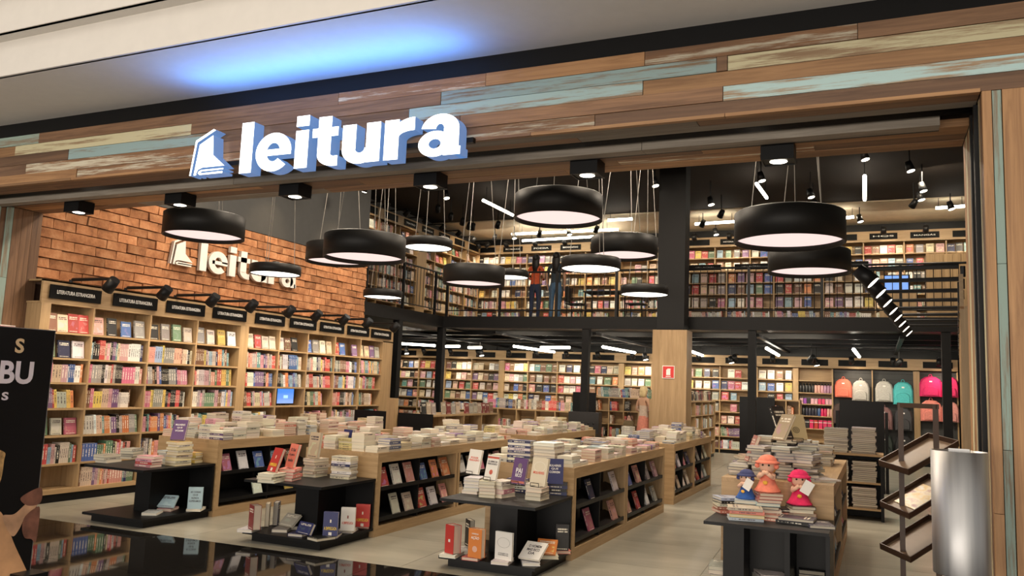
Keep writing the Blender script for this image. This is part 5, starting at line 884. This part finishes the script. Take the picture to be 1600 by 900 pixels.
# ================================================================== BACKPACKS AND BOTTLES
sl = MB(); x0s, x1s = ge[2][0], ge[4][1]
for k, (a, b) in enumerate(ge[2:5]): MB().box(a, b, YF+.10, YF+.13, .12, 2.34).build('slat_panel', charcoal, gb); [MB().box(a, b, YF+.092, YF+.10, z, z+.008).build('slat_groove', blackm, gb) for z in (1.3, 1.6, 1.9, 2.1, 2.25)]
def backpack(label, x, z, w_, h_, col, shelf=False):
    w_ *= 1.13; h_ *= 1.13; t = thing('backpack', label, 'backpack', (x, YF-.04, z), 0, None); m = cloth(col, .5); d = .075
    pr = [(-.5, 0), (.5, 0), (.5, .62), (.42, .84), (.24, .97), (0, 1), (-.24, .97), (-.42, .84), (-.5, .62)]; b = MB()
    A = [(p*w_, -d, q*h_) for p, q in pr]; A2 = [(p*w_*.86, -d-.05, q*h_*.93+.02*h_) for p, q in pr]; C = [(p*w_*.96, d, q*h_) for p, q in pr]; k = len(pr)
    b.quad(A2); [b.quad([A2[i], A[i], A[(i+1) % k], A2[(i+1) % k]]) for i in range(k)]; [b.quad([A[i], C[i], C[(i+1) % k], A[(i+1) % k]]) for i in range(k)]; b.quad(list(reversed(C))); b.build('body', m, t)
    b = MB(); P = [(p*w_*.7, -d-.05, q*h_*.45+.06*h_) for p, q in pr]; Q = [(p*w_*.62, -d-.085, q*h_*.41+.075*h_) for p, q in pr]; b.quad(Q); [b.quad([Q[i], P[i], P[(i+1) % k], Q[(i+1) % k]]) for i in range(k)]; b.build('front_pocket', m, t)
    MB().tube((-.04, 0, h_), (-.02, 0, h_+.05), .008, n=6).tube((-.02, 0, h_+.05), (.02, 0, h_+.05), .008, n=6).tube((.02, 0, h_+.05), (.04, 0, h_), .008, n=6).build('handle', m, t); MB().box(-.03, .03, -d-.054, -d-.05, h_*.72, h_*.78).build('brand_patch', white_letter, t)
    if not shelf: MB().tube((0, .02, h_+.04), (0, .14, h_+.07), .007, n=6).build('hanging_hook', blackm, t)
g = lambda k, f: ge[k][0]+(ge[k][1]-ge[k][0])*f
for lab, x, z, w_, h_, c, s_ in [('coral and turquoise child backpack hanging at the left of the slat wall', g(2, .27), 1.62, .36, .42, (.72, .16, .10), 0), ('silver grey backpack hanging beside the coral one', g(2, .72), 1.55, .36, .46, (.42, .40, .37), 0), ('pale grey backpack hanging beside the turquoise one', g(3, .28), 1.55, .36, .46, (.46, .45, .42), 0), ('bright turquoise backpack on the slat wall', g(3, .74), 1.50, .40, .50, (.06, .46, .48), 0),
                         ('dusty mauve backpack hanging in the lower row', g(3, .26), .86, .36, .50, (.20, .10, .10), 0), ('charcoal backpack in the lower row beside the mauve one', g(3, .74), .86, .36, .50, (.04, .04, .045), 0), ('dark green-black backpack in the bottom row', g(3, .26), .19, .36, .50, (.02, .028, .024), 0), ('black backpack with white badge in the bottom row', g(3, .74), .19, .36, .5, (.015, .015, .017), 0),
                         ('hot pink glossy backpack on the top right of the slat wall', g(4, .29), 1.72, .44, .44, (.62, .01, .12), 0), ('second hot pink backpack partly behind the post', g(4, .80), 1.72, .34, .44, (.62, .02, .12), 0), ('salmon pink backpack below the hot pink one', g(4, .29), 1.12, .42, .46, (.66, .22, .18), 0), ('pale pink backpack below the hot pink one by the post', g(4, .80), 1.12, .34, .44, (.70, .30, .27), 0), ('dark backpack left behind the tall black screen', g(2, .2), .95, .34, .46, (.06, .035, .03), 0)]: backpack(lab, x, z, w_, h_, c, s_)
RB = random.Random(8); xa, xb = ge[1]; bp = [(.02, .02, .022), (.03, .03, .05), (.70, .40, .34), (.66, .36, .42), (.40, .22, .34), (.62, .03, .12), (.05, .10, .25)]
bme = {}
def bottle(x, z, c, h_, nm):
    k = (round(h_, 2), tuple(c))
    if k not in bme: bme[k] = (MB().lathe([(.001, 0), (.036, 0), (.038, .01), (.038, h_*.72), (.026, h_*.82), (.024, h_*.84), (.001, h_*.84)], n=12).mesh('bottle_body', cloth(c, .3)), MB().lathe([(.001, h_*.84), (.027, h_*.84), (.027, h_), (.001, h_)], n=12).mesh('bottle_cap', blackm))
    t = thing('bottle', '%s water bottle %s' % (cname(c), nm), 'bottle', (x, YF+.10, z), 0, 'bottles on the gift shelves'); link('body', bme[k][0], t); link('cap', bme[k][1], t)
for r, n, cs, hh, nm in ((5, 11, [bp[0]]*5+[bp[2]]*2+[bp[3]]+[bp[4]]*3, .24, 'on the upper gift shelf'), (3, 11, [bp[0]]*2+[bp[1]]*4+[bp[6]]+[bp[5]]*2+[bp[2]]*2, .24, 'on the middle gift shelf')):
    for k in range(n): bottle(xa+.05+k*.076, RW[r+0]+.0, cs[k], hh, nm)
for k in range(9):
    c = RB.choice([bp[5], bp[3], (.25, .05, .35), BLK, BLK]); t = thing('lunch_box', '%s lunch box or mug on the second gift shelf' % cname(c), 'box', (xa+.07+k*.09, YF+.10, RW[4]), 0, 'boxes on the gift shelves'); MB().box(-.038, .038, -.05, .05, 0, .14).build('body', cloth(c, .4), t); MB().box(-.040, .040, -.052, .052, .14, .165).build('lid', cloth((.05, .04, .05), .4), t)
for k in range(7):
    c = RB.choice([RED, BLK, ORG, bp[5], GRY]); t = thing('pencil_case', '%s pencil case hanging on the lower gift shelf' % cname(c), 'case', (xa+.1+k*.11, YF+.09, RW[2]), 0, 'pencil cases on the gift shelves'); MB().box(-.045, .045, -.03, .03, 0, .22).build('body', cloth(c, .6), t); MB().box(-.047, .047, -.032, -.03, .15, .165).build('zip', white_letter, t)
# ================================================================== PEOPLE
def person(label, loc, rz, hgt, top_c, leg_c, hair_m, hair_len, arms, skirt=False, bare_back=False):
    t = thing('person', label, 'person', loc, rz); s = hgt/1.68; J = {}
    pts = [('pel', (0, 0, .90), .13, .10), ('wst', (0, 0, 1.04), .115, .085), ('chest', (0, -.01, 1.24), .135, .095), ('nk0', (0, .0, 1.40), .065, .055), ('nk', (0, -.01, 1.46), .046, .046), ('hd0', (0, -.015, 1.53), .068, .075), ('hd1', (0, -.01, 1.60), .072, .085), ('hd2', (0, 0, 1.66), .04, .045),
           ('shl', (-.155, 0, 1.36), .055, .05), ('shr', (.155, 0, 1.36), .055, .05), ('ell', arms[0], .038, .038), ('elr', arms[1], .038, .038), ('hal', arms[2], .028, .028), ('har', arms[3], .028, .028), ('fil', arms[4], .018, .026), ('fir', arms[5], .018, .026),
           ('hil', (-.085, 0, .86), .088, .088), ('hir', (.085, 0, .86), .088, .088), ('knl', (-.09, -.015, .48), .056, .058), ('knr', (.095, -.015, .48), .056, .058), ('anl', (-.09, .015, .09), .036, .038), ('anr', (.10, .015, .09), .036, .038), ('tol', (-.095, -.12, .035), .034, .028), ('tor', (.115, -.12, .035), .034, .028)]
    E_ = [('pel', 'wst'), ('wst', 'chest'), ('chest', 'nk0'), ('nk0', 'nk'), ('nk', 'hd0'), ('hd0', 'hd1'), ('hd1', 'hd2'), ('nk0', 'shl'), ('nk0', 'shr'), ('shl', 'ell'), ('shr', 'elr'), ('ell', 'hal'), ('elr', 'har'), ('hal', 'fil'), ('har', 'fir'), ('pel', 'hil'), ('pel', 'hir'), ('hil', 'knl'), ('hir', 'knr'), ('knl', 'anl'), ('knr', 'anr'), ('anl', 'tol'), ('anr', 'tor')]
    for i, p in enumerate(pts): J[p[0]] = i
    me = bpy.data.meshes.new('body'); me.from_pydata([tuple(c*s for c in p[1]) for p in pts], [(J[a], J[b]) for a, b in E_], []); o = bpy.data.objects.new('body', me); COL.objects.link(o)
    sk = o.modifiers.new('skin', 'SKIN'); o.modifiers.new('sub', 'SUBSURF').levels = 2
    for i, p in enumerate(pts): me.skin_vertices[0].data[i].radius = (p[2]*s, p[3]*s); me.skin_vertices[0].data[i].use_root = (i == 0)
    dg = bpy.context.evaluated_depsgraph_get(); dg.update(); m2 = bpy.data.meshes.new_from_object(o.evaluated_get(dg)); bpy.data.objects.remove(o); m2.materials.clear()
    for m in (skin, cloth(top_c), cloth(leg_c), blackm): m2.materials.append(m)
    for p in m2.polygons:
        c = p.center/s; p.use_smooth = True; arm = abs(c.x) > .19 and c.z > .6
        p.material_index = 3 if c.z < .08 else 0 if (c.z > 1.42 or (arm and c.z < 1.26) or (skirt and c.z < .5) or (bare_back and c.z > 1.22)) else 1 if c.z > .96 else 2
    link('body', m2, t)
    MB().ball((0, .012*s, 1.605*s), .092*s, .105*s, .10*s).lathe([(.085*s, 0), (.10*s, -hair_len*.4*s), (.075*s, -hair_len*s), (.001, -hair_len*s-.01)], (0, .035*s, 1.60*s), 16, 0, 1, .62).build('hair', hair_m, t)
    for q in (-1, 1): MB().ball((q*.03*s, -.085*s, 1.585*s), .010*s).build('eye', hairdark, t); MB().ball((q*.078*s, .0, 1.57*s), .012*s, .02*s, .028*s).build('ear', skin, t)
    MB().ball((0, -.10*s, 1.555*s), .012*s, .018*s, .02*s).build('nose', skin, t); MB().ball((0, -.088*s, 1.515*s), .024*s, .01*s, .008*s).build('mouth', cloth((.4, .1, .09)), t)
    if skirt: MB().lathe([(.12*s, 1.0*s), (.15*s, .86*s), (.19*s, .5*s), (.21*s, .22*s), (.20*s, .22*s), (.14*s, .84*s)], n=20, sy=.8).build('skirt', cloth(leg_c), t)
    return t
AR = [(-.22, .02, 1.10), (.22, .02, 1.10), (-.20, -.06, .86), (.20, -.06, .86), (-.19, -.09, .78), (.19, -.09, .78)]; AF = [(-.23, .0, 1.12), (.23, .0, 1.12), (-.12, -.22, 1.10), (.12, -.22, 1.10), (-.07, -.30, 1.13), (.07, -.30, 1.13)]
person('person in an orange top and dark jeans seen from behind on the mezzanine', (-7.58, 18.15, 3.1), math.pi, 1.68, (.62, .10, .03), (.02, .03, .07), hairdark, .36, AF)
person('person with long dark hair in blue jeans seen from behind on the mezzanine', (-7.05, 18.15, 3.1), math.pi+.1, 1.72, (.03, .045, .06), (.07, .14, .24), hairdark, .42, AR)
wm_ = person('person with blond hair in a pale top and salmon skirt reading by the gondola', (-5.02, 18.9, 0), math.pi-.5, 1.68, (.55, .42, .34), (.62, .22, .16), hairblond, .16, AF, True, True)
hb = thing('handbag', 'dark patterned handbag hanging at the arm of the blond person', 'handbag', (-5.32, 18.72, .62)); MB().lathe([(.001, 0), (.12, .01), (.15, .12), (.11, .26), (.001, .26)], n=14, sy=.5).build('bag_body', cloth((.10, .07, .03)), hb); MB().tube((-.08, 0, .25), (0, 0, .46), .01, n=6).tube((0, 0, .46), (.08, 0, .25), .01, n=6).build('strap', black, hb)
emit_books()
